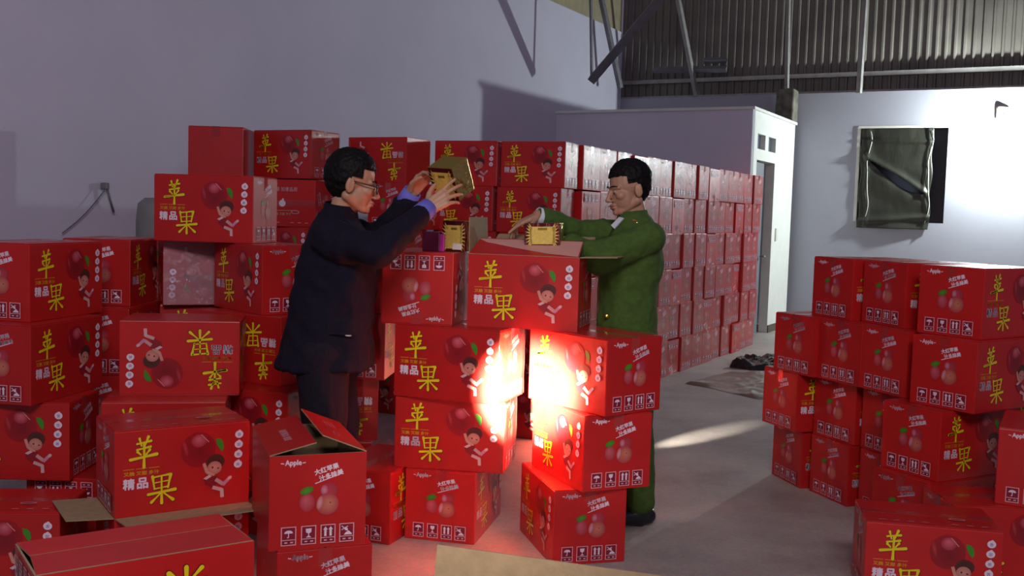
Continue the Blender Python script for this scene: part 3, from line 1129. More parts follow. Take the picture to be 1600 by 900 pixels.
for key, lay, x, y, yaw, opt, grp, lab in NEAR:
    carton(x, y, lay * H, yaw, lab, grp, **opt)
_r, F5 = open_carton(.087, 4.732, 3 * H, -.245, 'open carton bridging the two middle stacks, flaps up, gold box inside', G_C, front=24, left=92, right=178, back=150)
bm = bmesh.new()
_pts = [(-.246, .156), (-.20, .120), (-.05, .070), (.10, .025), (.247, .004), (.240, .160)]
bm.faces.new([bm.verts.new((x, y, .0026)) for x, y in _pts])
o = link('flap_glare', bm_mesh('flap_glare', bm, 'glare_pink'), F5['front'])  # pale patch paints the glare on the red front flap
o['label'] = 'pale pink glare painted on the red flap'
_r, _f = open_carton(-.736, 3.712, H, 1.928, 'open carton with two half-raised flaps in front of the navy-clad man', G_L, front=22, back=13)
p_ = Print()
p_.bold('温馨 如意品质', 0, 0, .026, PNK, .001)
link('flap_print', p_.mesh('flap_print', Matrix.Translation((.03, .085, .0021)) @ Matrix.Rotation(PI, 4, 'Z')), _f['back'])
p_ = Print()
p_.disc(-.10, 0, .035, .012, PNK, PNK, 14)
p_.disc(-.10, 0, .030, .008, (.30, .02, .04), (.30, .02, .04), 14)
for k_ in range(3):
    p_.bar(.02, -.02 + .016 * k_, .12, -.02 + .016 * k_, .003, PNK)
link('flap_print', p_.mesh('flap_print', Matrix.Translation((0, .085, .0021))), _f['front'])
_r, _f = open_carton(-.916, 2.497, H, .607, 'large upside-down carton filling the lower left corner', G_L, front=1.5, back=1.5, flip=True)
_r.scale = (1, .78, 1)
open_carton(-1.325, 4.0, 0, .578, 'carton under the large near one, its brown flap lying open in front', G_L, front=176, left=176)
_r, _f = open_carton(.04, 1.81, H, -.32, 'open carton at the bottom edge, only a raised brown flap showing', 'cartons right before the photographer', back=92)


# ------------------------------------------------------------------ tall pile
HT = 2.05 / 6
SZ = (1, 1, HT / H)


def by_corner(xc, yc, yaw):
    """box centre from its front right corner"""
    lx = Vector((math.cos(yaw), math.sin(yaw)))
    ly = Vector((-math.sin(yaw), math.cos(yaw)))
    c = Vector((xc, yc)) - lx * L / 2 + ly * D / 2
    return c.x, c.y


ORD = ['bottom', 'second', 'third', 'fourth', 'fifth', 'top']
FRONTS = [  # corner x, y, yaw, place words
    (-1.43, 7.20, -.45, 'leftmost fruit-faced column'),
    (-.79, 7.46, -.45, 'column behind the navy-clad man\'s head'),
    (-.14, 7.75, -.33, 'column left of the corner column'),
    (.365, 7.60, -.36, 'corner column'),
]
for ci, (xc, yc, yaw, words) in enumerate(FRONTS):
    for lay in range(6):
        dx = random.uniform(-.012, .012) if lay < 5 else 0
        x, y = by_corner(xc + dx - (.02 if lay == 4 else 0), yc, yaw)
        kw = {'scale': SZ, 'wrap': True, 'prints': 'FR'}
        if ci == 1 and lay == 5:
            kw['flip'] = True
        if ci == 0 and lay == 4:
            continue
        lab = '%s carton of the %s of the tall pile' % (ORD[lay], words)
        if kw.get('flip'):
            m0 = 'upside-down '
            lab = m0 + lab
        if ci == 1 and lay == 4:
            x, y = by_corner(-.775, 7.43, 1.15)
            kw = {'scale': SZ, 'prints': 'FLR'}
            yaw2 = 1.15
            # end towards the viewer
            c = Vector((-.775, 7.43)) + Vector((math.cos(1.15), math.sin(1.15))) * L / 2 + Vector((-math.sin(1.15), math.cos(1.15))) * D / 2
            carton(c.x, c.y, lay * HT, 1.15, 'end-on red carton behind the navy-clad man\'s face', G_T, **kw)
            continue
        carton(x, y, lay * HT, yaw, lab, G_T, **kw)
# plain cartons at the far left of the pile
for lay in range(6):
    carton(-2.10, 7.42, lay * HT, 1.62, '%s plain red carton at the left end of the tall pile' % ORD[lay], G_T, prints='', scale=(1, 1.14, HT / H))
c = by_corner(-1.40, 7.16, -.25)
carton(c[0], c[1] + .05, 4 * HT, -.25, 'carton lying with its lettered top to the front, right of the lone top box', G_T, lay=True, prints='FLRS', scale=(1, 1, 1))
# receding side: sixteen columns, six layers
S0 = Vector((.375, 7.60, 0))
NUM = ['first', 'second', 'third', 'fourth', 'fifth', 'sixth', 'seventh', 'eighth', 'ninth', 'tenth', 'eleventh', 'twelfth', 'thirteenth', 'fourteenth', 'fifteenth']
start = S0 + Vector((math.sin(.40), math.cos(.40), 0)) * (D + .012)
for k in range(15):
    for lay in range(6):
        off = random.uniform(-.02, .02)
        yw = -.4986 + random.uniform(-.03, .03)
        turned = lay in (0, 1, 3) and (k + lay) % 5 == 2
        p = start + A * (k * .345 + D / 2 + .01) + Bv * (off - L / 2 + (.0 if k else .0))
        kw = dict(prints='r', wrap=True, scale=(1, 1, HT / H))
        if (k * 7 + lay * 3) % 6 == 0:
            kw['flip'] = True
            kw['prints'] = 'rL'
        carton(p.x, p.y, lay * HT, yw, 'wrapped carton end, %s layer of the receding side, %s from the near corner' % (ORD[lay], NUM[k]), G_S, **kw)

# ------------------------------------------------------------------ floor litter, tank, wall fixture


def crumple(name, label, cat, poly, h, m, n=46, amp=.04, fs=3.0):
    xs = [p[0] for p in poly]
    ys = [p[1] for p in poly]
    cx, cy = sum(xs) / len(xs), sum(ys) / len(ys)
    bm = bmesh.new()
    rings = [[bm.verts.new((0, 0, h))]]
    N = len(poly) * 10
    edge = []
    for i in range(len(poly)):
        a, b = poly[i], poly[(i + 1) % len(poly)]
        for k in range(10):
            t = k / 10
            edge.append((a[0] + (b[0] - a[0]) * t - cx, a[1] + (b[1] - a[1]) * t - cy))
    R = 14
    for r in range(1, R + 1):
        f = r / R
        ring = []
        for ex, ey in edge:
            w_ = 1 + .06 * noise.noise(Vector((ex * 5, ey * 5, 1))) * f
            x, y = ex * f * w_, ey * f * w_
            z = h * (1 - f ** 3) * .6 + .004 + abs(noise.noise(Vector((x * fs, y * fs * 1.4, 5)))) * amp + abs(noise.noise(Vector((x * fs * 3, y * fs * 3, 9)))) * amp * .5
            if r == R:
                z = .003
            ring.append(bm.verts.new((x, y, z)))
        rings.append(ring)
    for k in range(N):
        bm.faces.new((rings[0][0], rings[1][k], rings[1][(k + 1) % N]))
        for r in range(1, R):
            bm.faces.new((rings[r][k], rings[r + 1][k], rings[r + 1][(k + 1) % N], rings[r][(k + 1) % N]))
    o = link(name, bm_mesh(name, bm, m, smooth=True))
    o.location = (cx, cy, 0)
    return tag(o, label, cat)


crumple('floor_tarp', 'crumpled grey-brown plastic sheeting spread on the floor before the door', 'tarp',
        [(1.62, 9.32), (1.86, 9.02), (2.10, 8.62), (2.45, 8.55), (2.85, 9.3), (2.75, 9.95), (2.22, 10.15)], .02, 'tarp')
crumple('refuse_bag', 'black crumpled plastic bag lying on the floor by the door', 'bag',
        [(2.26, 10.45), (2.45, 10.28), (2.9, 10.35), (3.2, 10.8), (2.95, 11.15), (2.45, 10.95)], .07, 'black_bag', amp=.09, fs=5)
crumple('paper_scrap', 'pale paper scrap lying on the black bag', 'paper', [(2.78, 10.60), (2.90, 10.56), (2.94, 10.70), (2.80, 10.72)], .02, 'white_card', amp=.02).location.z = .12

bm = bmesh.new()
add_tube(bm, [(0, 0, 0), (0, 0, 1.40), (0, 0, 1.50), (0, 0, 1.535), (0, 0, 1.54)], .3, 32, radii=[.33, .33, .32, .28, .15])
o = link('water_tank', bm_mesh('water_tank', bm, 'tank_grey', smooth=True))
o.location = (-1.99, 6.35, 0)
tag(o, 'round grey tank behind the left pile, beside the lone top box', 'tank')

lf = empty('wall_hook', (-3.035, 7.56, 1.62), 0, 'dark hook with a dangling rod and slack wire on the left wall', 'hook')
link('hook_plate', box_mesh('hook_plate', (.02, 0, 0), (.05, .05, .05), 'dark_steel', .01), lf)
link('rod', tube_mesh('rod', [(.03, 0, 0), (.05, .02, -.10), (.065, .05, -.19)], .009, 'dark_steel'), lf)
pts = [(.02 + (-.19) * t + .02, -.33 * t, -.345 * t - .03 * math.sin(PI * t)) for t in [i / 10 for i in range(11)]]
link('wire', tube_mesh('wire', pts, .004, 'dark_steel', 6), lf)

# ------------------------------------------------------------------ small gold gift boxes


def gift(name, loc, rot, size, label, ribbon=False):
    r = empty(name, loc, 0, label, 'gift box', 'small gold gift boxes')
    r.rotation_euler = rot
    sx, sy, sz = size
    bm = bmesh.new()
    add_box(bm, (0, 0, 0), size, bevel=.004)
    for f in bm.faces:
        if f.normal.z > .8:
            f.material_index = 1
        elif f.normal.x < -.8:
            f.material_index = 2
        elif f.normal.y < -.8:
            f.material_index = 2
    link('box_body', bm_mesh('box_body', bm, 'gold_foil', 'dark_gold', 'dark_red_foil'), r)
    link('front_label', box_mesh('front_label', (.002, -sy / 2 - .001, -.004), (sx * .72, .003, sz * .76), 'gold_label', .001), r)
    bm = bmesh.new()
    for k in range(9):
        a = PI * (.62 + .76 * k / 8)
        p0 = Vector((-sx * .30 * (1 if abs(math.cos(a)) > .3 else .8), -sy / 2 - .0025, -.004 + math.sin(a) * sz * .30))
        d = Vector((math.cos(a), 0, math.sin(a)))
        n = Vector((-d.z, 0, d.x)) * .006
        for sgn in (1, -1):
            q0 = Vector((p0.x * sgn, p0.y, p0.z))
            dd = Vector((d.x * sgn, 0, d.z))
            nn = Vector((-dd.z, 0, dd.x)) * .006
            q1 = q0 + dd * .030
            vs = [bm.verts.new(q0 + nn), bm.verts.new(q0 - nn), bm.verts.new(q1)]
            bm.faces.new(vs)
    ry = bm_mesh('gold_rays', bm, 'gold_label')
    link('gold_rays', ry, r)
    link('label_band', box_mesh('label_band', (.002, -sy / 2 - .0035, sz * .24), (sx * .26, .001, .010), 'dark_gold'), r)
    return r


g1 = gift('gift_box', (-.283, 4.545, 1.652), (math.radians(28), math.radians(3), math.radians(-34)), (.135, .120, .155),
          'gold gift box held up in both hands by the navy-clad man')
rb_ = tube_mesh('ribbon', [(-.06, -.05, -.02), (-.10, -.10, -.10), (-.15, -.10, -.17), (-.18, -.08, -.20)], .010, 'crimson', 6)
link('ribbon', rb_, g1)
g2 = gift('gift_box', (-.262, 4.80, 1.32 + .0725), (0, 0, math.radians(-18)), (.112, .10, .143),
          'gold gift box standing on the upside-down carton between the men')
g3 = gift('gift_box', (.140, 4.70, 1.414), (0, math.radians(-2), math.radians(-12)), (.165, .10, .105),
          'gold gift box with sunburst label in the open carton by the green sleeve')
pk = empty('gift_box', (-.345, 4.79, 1.32), -.3, 'small magenta and plum packet beside the standing gold box', 'packet')
link('packet_body', box_mesh('packet_body', (-.03, 0, .045), (.085, .07, .09), 'plum', .003), pk)
link('packet_side', box_mesh('packet_side', (.024, 0, .04), (.022, .07, .08), 'magenta', .003), pk)
wl = link('price_sticker', box_mesh('price_sticker', (.02, -.0545, -.048), (.045, .002, .028), 'white_card', .0005), g2)

# ------------------------------------------------------------------ people


def sphere_into(bm, c, r, rot=None, seg=16, rings=10):
    res = bmesh.ops.create_uvsphere(bm, u_segments=seg, v_segments=rings, radius=1.0)
    R = Vector((r, r, r)) if not hasattr(r, '__len__') else Vector(r)
    for v in res['verts']:
        p = Vector((v.co.x * R.x, v.co.y * R.y, v.co.z * R.z))
        if rot:
            p = rot @ p
        v.co = p + Vector(c)


def cap_into(bm, p1, r1, p2, r2, seg=14):
    p1, p2 = Vector(p1), Vector(p2)
    d = p2 - p1
    if d.length < 1e-5:
        return sphere_into(bm, p1, r1)
    u = d.normalized()
    q = u.to_track_quat('Z', 'Y').to_matrix()
    ln = d.length
    rings = []
    for k in range(6):
        a = PI / 2 * k / 5
        rings.append((-r1 * math.cos(a), r1 * math.sin(a)))
    for k in range(6):
        a = PI / 2 * k / 5
        rings.append((ln + r2 * math.sin(a), r2 * math.cos(a)))
    vv = []
    for z, rr in rings:
        if rr < 1e-6:
            vv.append([bm.verts.new(p1 + q @ Vector((0, 0, z)))])
        else:
            vv.append([bm.verts.new(p1 + q @ Vector((rr * math.cos(2 * PI * j / seg), rr * math.sin(2 * PI * j / seg), z))) for j in range(seg)])
    for i in range(len(vv) - 1):
        a, b = vv[i], vv[i + 1]
        for j in range(seg):
            j2 = (j + 1) % seg
            if len(a) == 1:
                bm.faces.new((a[0], b[j2], b[j]))
            elif len(b) == 1:
                bm.faces.new((a[j], a[j2], b[0]))
            else:
                bm.faces.new((a[j], a[j2], b[j2], b[j]))


def loft_into(bm, secs, seg=28):
    """sections (cx, cy, z, rx, ry, power)"""
    rings = []
    for cx, cy, z, rx, ry in secs:
        ring = []
        for k in range(seg):
            a = 2 * PI * k / seg
            c, s = math.cos(a), math.sin(a)
            e = .85
            ring.append(bm.verts.new((cx + rx * math.copysign(abs(c) ** e, c), cy + ry * math.copysign(abs(s) ** e, s), z)))
        rings.append(ring)
    for i in range(len(rings) - 1):
        for k in range(seg):
            bm.faces.new((rings[i][k], rings[i][(k + 1) % seg], rings[i + 1][(k + 1) % seg], rings[i + 1][k]))
    bm.faces.new(list(reversed(rings[0])))
    bm.faces.new(rings[-1])
    if secs[0][2] > secs[-1][2]:
        pass


def fuse(name, bm, m, voxel, parent=None, smooth=4, wrinkle=0.0, wfreq=(7, 7, 7), seed=0.0):
    bmesh.ops.recalc_face_normals(bm, faces=bm.faces[:])
    me = bpy.data.meshes.new('tmp')
    bm.to_mesh(me)
    bm.free()
    o = bpy.data.objects.new('tmp', me)
    COL.objects.link(o)
    r = o.modifiers.new('r', 'REMESH')
    r.mode = 'VOXEL'
    r.voxel_size = voxel
    s = o.modifiers.new('s', 'SMOOTH')
    s.factor = .5
    s.iterations = smooth
    bpy.context.view_layer.update()
    out = bpy.data.meshes.new_from_object(o.evaluated_get(bpy.context.evaluated_depsgraph_get()))
    bpy.data.objects.remove(o)
    bpy.data.meshes.remove(me)
    out.name = name
    if wrinkle:
        nn = [v.normal.copy() for v in out.vertices]
        for v, n in zip(out.vertices, nn):
            p = v.co
            q = Vector((p.x * wfreq[0] + seed, p.y * wfreq[1], p.z * wfreq[2]))
            d = noise.noise(q) + .5 * noise.noise(q * 2.3)
            rid = 1 - abs(noise.noise(q * 1.4 + Vector((5, 5, 5)))) * 2.2
            v.co = p + n * (d * wrinkle + max(rid, 0) * wrinkle * .6)
    out.materials.clear()
    out.materials.append(M[m])
    out.polygons.foreach_set('use_smooth', [True] * len(out.polygons))
    return link(name, out, parent)


def chain(bm, pts, radii):
    for i in range(len(pts) - 1):
        cap_into(bm, pts[i], radii[i], pts[i + 1], radii[i + 1])


def head_into(bm, mtx):
    R = mtx.to_3x3()

    def S(c, r):
        sphere_into(bm, mtx @ Vector(c), r, R, 20, 14)

    def K(a, ra, b, rb):
        cap_into(bm, mtx @ Vector(a), ra, mtx @ Vector(b), rb)
    S((-.012, 0, .035), (.096, .076, .088))
    S((.032, 0, -.028), (.058, .062, .082))
    for s in (-1, 1):
        K((-.012, s * .049, -.050), .025, (.062, s * .016, -.088), .021)
        S((.058, s * .040, -.018), (.026, .022, .022))
        S((-.012, s * .080, -.008), (.019, .009, .033))
        S((-.020, s * .087, -.004), (.009, .006, .028))
        K((.080, s * .010, .022), .011, (.068, s * .046, .020), .010)
        S((.102, s * .011, -.036), (.010, .008, .007))
        S((.074, s * .032, -.002), (.014, .016, .010))
    S((.076, 0, -.092), (.018, .022, .016))
    K((.086, 0, .012), .008, (.112, 0, -.030), .0115)
    S((.092, 0, -.057), (.013, .023, .007))
    S((.089, 0, -.071), (.012, .020, .008))
    K((-.016, 0, -.045), .046, (-.026, 0, -.125), .045)


def hair_mesh(mtx, seed, fade=False):
    bm = bmesh.new()
    bmesh.ops.create_icosphere(bm, subdivisions=6, radius=1.0)
    for v in bm.verts:
        d = v.co.normalized()
        p = Vector((-.018 + d.x * .105, d.y * .086 * (1 if d.z > -.4 else .9), .044 + d.z * (.100 if d.z > 0 else .125)))
        line_ = .068 + .010 * noise.noise(Vector((p.y * 40, p.z * 30, seed)))
        hairy = p.z > line_ or (p.x < -.012 - (0 if p.z > 0 else .01) and p.z > -.105 + .55 * max(0, p.x + .075)) or (p.x < .032 and p.z > .030)
        if p.x > .052 and p.z < line_ + .004:
            hairy = False
        tuft = .004 * noise.noise(Vector((d.x * 7, d.y * 9, d.z * 5 + seed))) + .0022 * noise.noise(Vector((d.x * 14, d.y * 40, d.z * 14 + seed)))
        if hairy:
            thick = 1.0
            if fade and p.z < .045:
                thick = .955
            if p.z > .09 and p.x > 0:
                thick = 1.03
            c = Vector((-.018, 0, .046))
            p = c + (p - c) * thick + d * tuft
        else:
            c = Vector((-.018, 0, .046))
            p = c + (p - c) * .80
        v.co = mtx @ p
    return bm_mesh('hair', bm, 'hair', smooth=True)


def face_parts(root, mtx, glasses=False):
    for s in (-1, 1):
        bm = bmesh.new()
        sphere_into(bm, mtx @ Vector((.079, s * .031, .001)), .0105)
        link('eye', bm_mesh('eye', bm, 'eye_white', smooth=True), root)
        bm = bmesh.new()
        sphere_into(bm, mtx @ Vector((.0872, s * .032, -.001)), .0048)
        link('iris', bm_mesh('iris', bm, 'iris', smooth=True), root)
        bm = bmesh.new()
        chain(bm, [mtx @ Vector(p) for p in ((.094, s * .013, .026), (.089, s * .032, .031), (.073, s * .050, .026))], [.0024, .0028, .0018])
        link('eyebrow', bm_mesh('eyebrow', bm, 'hair', smooth=True), root)
    bm = bmesh.new()
    sphere_into(bm, mtx @ Vector((.0945, 0, -.058)), (.012, .022, .0055), mtx.to_3x3())
    sphere_into(bm, mtx @ Vector((.0925, 0, -.070)), (.011, .019, .0065), mtx.to_3x3())
    link('lips', bm_mesh('lips', bm, 'lip', smooth=True), root)
    if glasses:
        bm = bmesh.new()
        for s in (-1, 1):
            pts = [mtx @ Vector((.108 - abs(math.cos(a)) * .003 - .010 * (abs(.033 + .026 * math.cos(a)) / .06) ** 2, s * (.034 + .025 * math.cos(a)), .000 + .018 * math.sin(a))) for a in [2 * PI * k / 16 for k in range(17)]]
            add_tube(bm, pts, .0024, 6)
            add_tube(bm, [mtx @ Vector((.098, s * .060, .008)), mtx @ Vector((.05, s * .077, .010)), mtx @ Vector((-.02, s * .083, .012))], .0026, 6)
        add_tube(bm, [mtx @ Vector((.108, -.010, .004)), mtx @ Vector((.110, .010, .004))], .0022, 6)
        g = link('glasses', bm_mesh('glasses', bm, 'black_plastic', smooth=True), root)
        for s in (-1, 1):
            bm = bmesh.new()
            sphere_into(bm, mtx @ Vector((.1025, s * .034, 0)), (.0012, .024, .017), mtx.to_3x3())
            link('lens', bm_mesh('lens', bm, 'glass', smooth=True), g)


def hand_into(bm, wrist, fwd, back, thumb_side, curls=(.3, .3, .3, .35), spread=.08, thumb=(.5, .3), scale=1.0):
    """fwd: wrist to knuckles, back: back-of-hand normal, thumb_side: +1/-1 along fwd x back"""
    f = Vector(fwd).normalized()
    n = Vector(back).normalized()
    n = (n - f * n.dot(f)).normalized()
    s = f.cross(n).normalized() * thumb_side
    w_ = Vector(wrist)
    k = scale
    kn = []
    for i, (sd, ln) in enumerate(((.030, .094), (.010, .098), (-.011, .093), (-.030, .084))):
        kp = w_ + f * ln * k + s * sd * k + n * (.004 if i in (1, 2) else 0)
        kn.append(kp)
        cap_into(bm, w_ + s * sd * .62 * k + f * .012, .016 * k, kp, .0122 * k)
    lens = ((.040, .025, .020), (.044, .029, .021), (.041, .027, .020), (.032, .021, .018))
    for i, kp in enumerate(kn):
        d = (f + s * spread * (1.5 - i)).normalized()
        ax = d.cross(n).normalized()
        ang = curls[i]
        p = kp
        r = (.0096, .0088, .0080, .0070) if i < 3 else (.0086, .0078, .0071, .0062)
        cur = 0
        for j, ln in enumerate(lens[i]):
            cur += ang * (1.0, 1.2, .8)[j]
            dd = (d * math.cos(cur) - n * math.sin(cur)).normalized()
            q = p + dd * ln * k
            cap_into(bm, p, r[j] * k, q, r[j + 1] * k)
            p = q
    tb = w_ + f * .024 * k + s * .026 * k - n * .006 * k
    t1 = tb + (f * math.cos(thumb[0]) + s * math.sin(thumb[0]) - n * .25).normalized() * .042 * k
    t2 = t1 + (f * math.cos(thumb[0] - thumb[1]) + s * math.sin(thumb[0] - thumb[1]) - n * .35).normalized() * .033 * k
    t3 = t2 + (f * math.cos(thumb[0] - thumb[1] * 2) + s * math.sin(thumb[0] - thumb[1] * 2) - n * .45).normalized() * .026 * k
    cap_into(bm, w_ + s * .012 * k, .017 * k, tb, .0175 * k)
    cap_into(bm, tb, .0155 * k, t1, .0125 * k)
    cap_into(bm, t1, .0118 * k, t2, .0098 * k)
    cap_into(bm, t2, .0096 * k, t3, .0078 * k)


def head_matrix(loc, face_dir, up=(0, 0, 1), scale=1.0):
    x = Vector(face_dir).normalized()
    u = Vector(up)
    y = u.cross(x).normalized()
    z = x.cross(y).normalized()
    m = Matrix((x, y, z)).transposed().to_4x4()
    return Matrix.Translation(loc) @ m @ Matrix.Scale(scale, 4)


def cuff_mesh(name, p, q, r1, r2, m):
    """short open sleeve end with thickness"""
    bm = bmesh.new()
    add_tube(bm, [p, q], r1, 20, caps=False, radii=[r1, r2])
    me = bm_mesh(name, bm, m, smooth=True)
    return me


def lerp(a, b, t):
    return Vector(a) + (Vector(b) - Vector(a)) * t


# ---- man in navy suit
P1 = empty('person', (-.80, 4.42, 0), 0, 'person in navy suit and glasses holding up a gold gift box, seen from the side', 'person')


def place(o):
    return o


def to_root(root):
    """children were modelled in world space: shift them under the root"""
    bpy.context.view_layer.update()
    inv = root.matrix_world.inverted()
    for c in root.children:
        c.matrix_parent_inverse = inv


HM1 = head_matrix((-.700, 4.42, 1.612), (.94, .22, -.20), (.17, .0, 1), 1.06)
sN, eN, wN = (-.765, 4.26, 1.375), (-.545, 4.17, 1.335), (-.372, 4.35, 1.512)
sF, eF, wF = (-.740, 4.62, 1.385), (-.610, 4.74, 1.375), (-.470, 4.66, 1.580)
hipN, kneeN, ankN = (-.80, 4.33, .88), (-.78, 4.33, .48), (-.80, 4.36, .09)
hipF, kneeF, ankF = (-.80, 4.53, .88), (-.76, 4.56, .48), (-.78, 4.62, .09)
bm = bmesh.new()
head_into(bm, HM1)
loft_into(bm, [(-.81, 4.43, .84, .12, .15), (-.80, 4.43, 1.0, .11, .14), (-.78, 4.44, 1.2, .12, .155), (-.765, 4.44, 1.36, .10, .17), (-.755, 4.44, 1.42, .07, .10)])
cap_into(bm, (-.750, 4.44, 1.38), .050, (-.732, 4.43, 1.49), .045)
for s_, e_, w_ in ((sN, eN, wN), (sF, eF, wF)):
    chain(bm, [s_, e_, w_], [.050, .038, .027])
for h_, k_, a_ in ((hipN, kneeN, ankN), (hipF, kneeF, ankF)):
    chain(bm, [h_, k_, a_], [.075, .050, .036])
hand_into(bm, wN, (.80, .16, .56), (-.25, -.93, .15), -1, curls=(.10, .20, .30, .38), spread=.16, thumb=(.9, .25))
hand_into(bm, wF, (.55, -.30, .72), (-.55, .70, .35), 1, curls=(.45, .5, .5, .5), spread=.06, thumb=(.5, .4))
fuse('body', bm, 'skin_one', .0042, P1, smooth=3)
link('hair', hair_mesh(HM1, 3.1), P1)
face_parts(P1, HM1, glasses=True)
bm = bmesh.new()
loft_into(bm, [(-.805, 4.43, .815, .205, .205), (-.800, 4.43, .86, .200, .200), (-.790, 4.43, 1.00, .183, .188), (-.770, 4.435, 1.15, .178, .196),
               (-.750, 4.44, 1.28, .168, .214), (-.752, 4.44, 1.36, .135, .200), (-.760, 4.44, 1.41, .115, .155), (-.765, 4.44, 1.46, .088, .095), (-.755, 4.44, 1.515, .070, .074)])
sphere_into(bm, (-.765, 4.28, 1.365), (.075, .075, .075))
sphere_into(bm, (-.745, 4.60, 1.375), (.075, .075, .075))
chain(bm, [sN, eN, lerp(eN, wN, .84)], [.082, .068, .050])
chain(bm, [sF, eF, lerp(eF, wF, .82)], [.080, .064, .048])
fuse('suit_jacket', bm, 'navy_cloth', .010, P1, smooth=3, wrinkle=.012, wfreq=(8, 8, 7), seed=2)
bm = bmesh.new()
for h_, k_, a_ in ((hipN, kneeN, ankN), (hipF, kneeF, ankF)):
    chain(bm, [h_, k_, a_], [.118, .086, .070])
sphere_into(bm, (-.80, 4.43, .90), (.155, .17, .13))
fuse('trousers', bm, 'navy_trouser', .012, P1, smooth=3, wrinkle=.008, wfreq=(8, 8, 4), seed=4)
for nm, e_, w_ in (('shirt_cuff', eN, wN), ('shirt_cuff', eF, wF)):
    o = link(nm, cuff_mesh(nm, lerp(e_, w_, .74), lerp(e_, w_, 1.06), .047, .042, 'blue_shirt'), P1)
    sd = o.modifiers.new('s', 'SOLIDIFY')
    sd.thickness = .004
bm = bmesh.new()
sphere_into(bm, lerp(eN, wN, 1.0) + Vector((.015, -.040, -.015)), .006)
link('cuff_button', bm_mesh('cuff_button', bm, 'dark_steel', smooth=True), P1)
bm = bmesh.new()
add_tube(bm, [(-.756, 4.44, 1.48), (-.750, 4.435, 1.525)], .07, 24, caps=False, radii=[.076, .068])
link('shirt_collar', bm_mesh('shirt_collar', bm, 'navy_cloth', smooth=True), P1)
o = link('pocket_flap', box_mesh('pocket_flap', (-.70, 4.232, .985), (.11, .006, .008), 'navy_trouser', .002), P1)
bm = bmesh.new()
sphere_into(bm, (-.675, 4.236, .978), (.014, .004, .004))
link('pocket_pin', bm_mesh('pocket_pin', bm, 'white_card', smooth=True), P1)


def shoe_mesh(ank, d):
    bm = bmesh.new()
    d = Vector(d).normalized()
    a = Vector((ank[0], ank[1], 0))
    chain(bm, [a + Vector((0, 0, .05)) - d * .04, a + d * .09 + Vector((0, 0, .045)), a + d * .17 + Vector((0, 0, .036))], [.046, .042, .033])
    cap_into(bm, a + Vector((0, 0, .04)), .044, a + Vector((0, 0, .11)), .045)
    return bm


for a_, d_ in ((ankN, (1, .1, 0)), (ankF, (1, .2, 0))):
    fuse('shoe', shoe_mesh(a_, d_), 'shoe', .008, P1, smooth=2)
to_root(P1)

# ---- man in green uniform
P2 = empty('person', (.62, 4.98, 0), 0, 'person in green uniform reaching into the open carton, seen from the side', 'person')
HM2 = head_matrix((.550, 4.98, 1.636), (-.92, -.30, -.20), (-.10, 0, 1), 1.05)
sN, eN, wN = (.625, 4.80, 1.405), (.40, 4.72, 1.305), (.255, 4.80, 1.375)
sF, eF, wF = (.545, 5.14, 1.415), (.325, 5.09, 1.420), (.115, 4.98, 1.500)
hipN, kneeN, ankN = (.60, 4.90, .90), (.61, 4.90, .50), (.655, 4.92, .10)
hipF, kneeF, ankF = (.59, 5.10, .90), (.58, 5.14, .50), (.62, 5.22, .10)
bm = bmesh.new()
head_into(bm, HM2)
loft_into(bm, [(.59, 4.98, .84, .10, .15), (.57, 4.98, 1.0, .10, .14), (.56, 4.98, 1.2, .11, .155), (.58, 4.98, 1.36, .10, .17), (.575, 4.98, 1.43, .07, .10)])
cap_into(bm, (.575, 4.98, 1.40), .052, (.567, 4.98, 1.53), .046)
for s_, e_, w_ in ((sN, eN, wN), (sF, eF, wF)):
    chain(bm, [s_, e_, w_], [.050, .038, .027])
for h_, k_, a_ in ((hipN, kneeN, ankN), (hipF, kneeF, ankF)):
    chain(bm, [h_, k_, a_], [.075, .050, .036])
hand_into(bm, wF, (-.86, -.22, -.40), (-.38, -.15, .90), -1, curls=(.10, .35, .45, .5), spread=.12, thumb=(.75, .25))
hand_into(bm, wN, (-.9, -.1, -.10), (.1, -.5, .85), 1, curls=(.3, .35, .4, .45), spread=.08, thumb=(.6, .3))
fuse('body', bm, 'skin_two', .0042, P2, smooth=3)
link('hair', hair_mesh(HM2, 8.4, fade=True), P2)
face_parts(P2, HM2)
bm = bmesh.new()
loft_into(bm, [(.565, 4.98, .80, .150, .195), (.562, 4.98, .90, .148, .190), (.558, 4.98, 1.05, .142, .185), (.568, 4.98, 1.20, .148, .196),
               (.580, 4.98, 1.31, .142, .212), (.592, 4.98, 1.38, .126, .200), (.590, 4.98, 1.44, .108, .150), (.585, 4.98, 1.49, .088, .092), (.578, 4.98, 1.52, .066, .068)])
sphere_into(bm, (.615, 4.82, 1.405), (.082, .072, .072))
sphere_into(bm, (.555, 5.13, 1.395), (.075, .075, .075))
chain(bm, [sN, eN, lerp(eN, wN, .85)], [.080, .072, .056])
chain(bm, [sF, eF, lerp(eF, wF, .86)], [.080, .060, .045])
fuse('uniform_jacket', bm, 'green_cloth', .010, P2, smooth=3, wrinkle=.011, wfreq=(8, 8, 7), seed=9)
bm = bmesh.new()
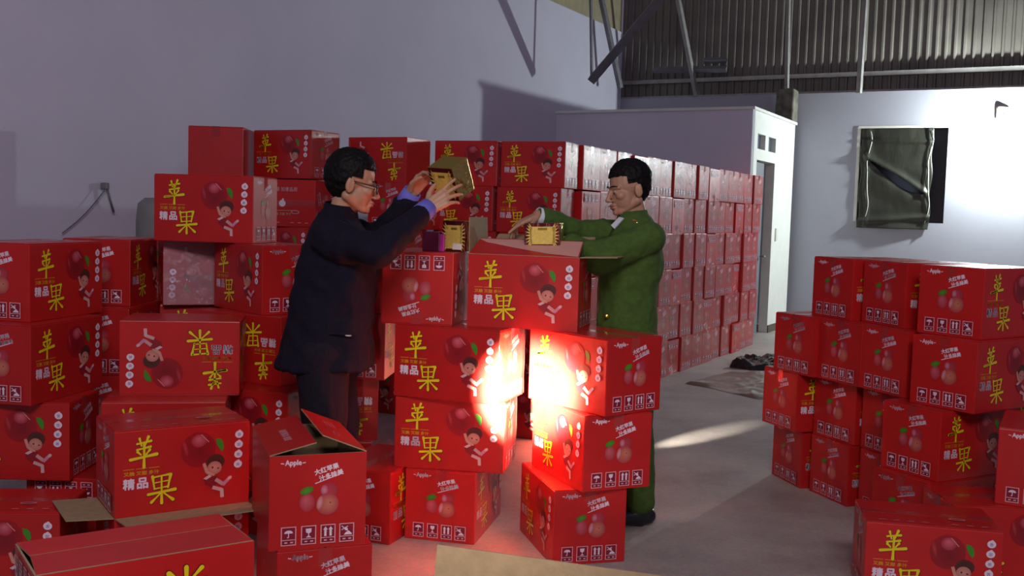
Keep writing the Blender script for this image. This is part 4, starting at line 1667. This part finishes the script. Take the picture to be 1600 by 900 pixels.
for h_, k_, a_ in ((hipN, kneeN, ankN), (hipF, kneeF, ankF)):
    chain(bm, [h_, k_, (a_[0], a_[1], .13)], [.112, .086, .076])
sphere_into(bm, (.59, 5.0, .90), (.14, .17, .12))
fuse('trousers', bm, 'green_cloth', .012, P2, smooth=3, wrinkle=.009, wfreq=(8, 8, 4), seed=6)
for a_, d_ in ((ankN, (-1, -.25, 0)), (ankF, (-1, 0, 0))):
    fuse('shoe', shoe_mesh(a_, d_), 'shoe', .008, P2, smooth=2)
for e_, w_ in ((eF, wF), (eN, wN)):
    o = link('shirt_cuff', cuff_mesh('shirt_cuff', lerp(e_, w_, .82), lerp(e_, w_, 1.02), .046, .041, 'white_shirt'), P2)
    sd = o.modifiers.new('s', 'SOLIDIFY')
    sd.thickness = .004
# jacket collar, white shirt point, insignia, buttons
bm = bmesh.new()
add_tube(bm, [(.580, 4.98, 1.47), (.572, 4.98, 1.535)], .07, 24, caps=False, radii=[.090, .070])
o = link('jacket_collar', bm_mesh('jacket_collar', bm, 'green_cloth', smooth=True), P2)
sd = o.modifiers.new('s', 'SOLIDIFY')
sd.thickness = .006
bm = bmesh.new()
vs = [bm.verts.new(p) for p in ((.525, 4.895, 1.497), (.482, 4.895, 1.445), (.468, 4.912, 1.460), (.505, 4.915, 1.500))]
bm.faces.new(vs)
o = link('shirt_collar', bm_mesh('shirt_collar', bm, 'white_shirt'), P2)
sd = o.modifiers.new('s', 'SOLIDIFY')
sd.thickness = .008
o = link('collar_insignia', box_mesh('collar_insignia', (0, 0, 0), (.050, .006, .022), 'crimson', .003), P2)
o.matrix_local = Matrix.Translation((.585, 4.888, 1.478)) @ Matrix.Rotation(.35, 4, 'Y')
bm = bmesh.new()
sphere_into(bm, (.585, 4.882, 1.478), (.007, .004, .007))
sphere_into(bm, (.600, 4.882, 1.472), (.006, .004, .006))
link('insignia_star', bm_mesh('insignia_star', bm, 'brass', smooth=True), P2)
bm = bmesh.new()
sphere_into(bm, (.452, 4.818, 1.035), (.012, .007, .012))
link('brass_button', bm_mesh('brass_button', bm, 'brass', smooth=True), P2)
to_root(P2)
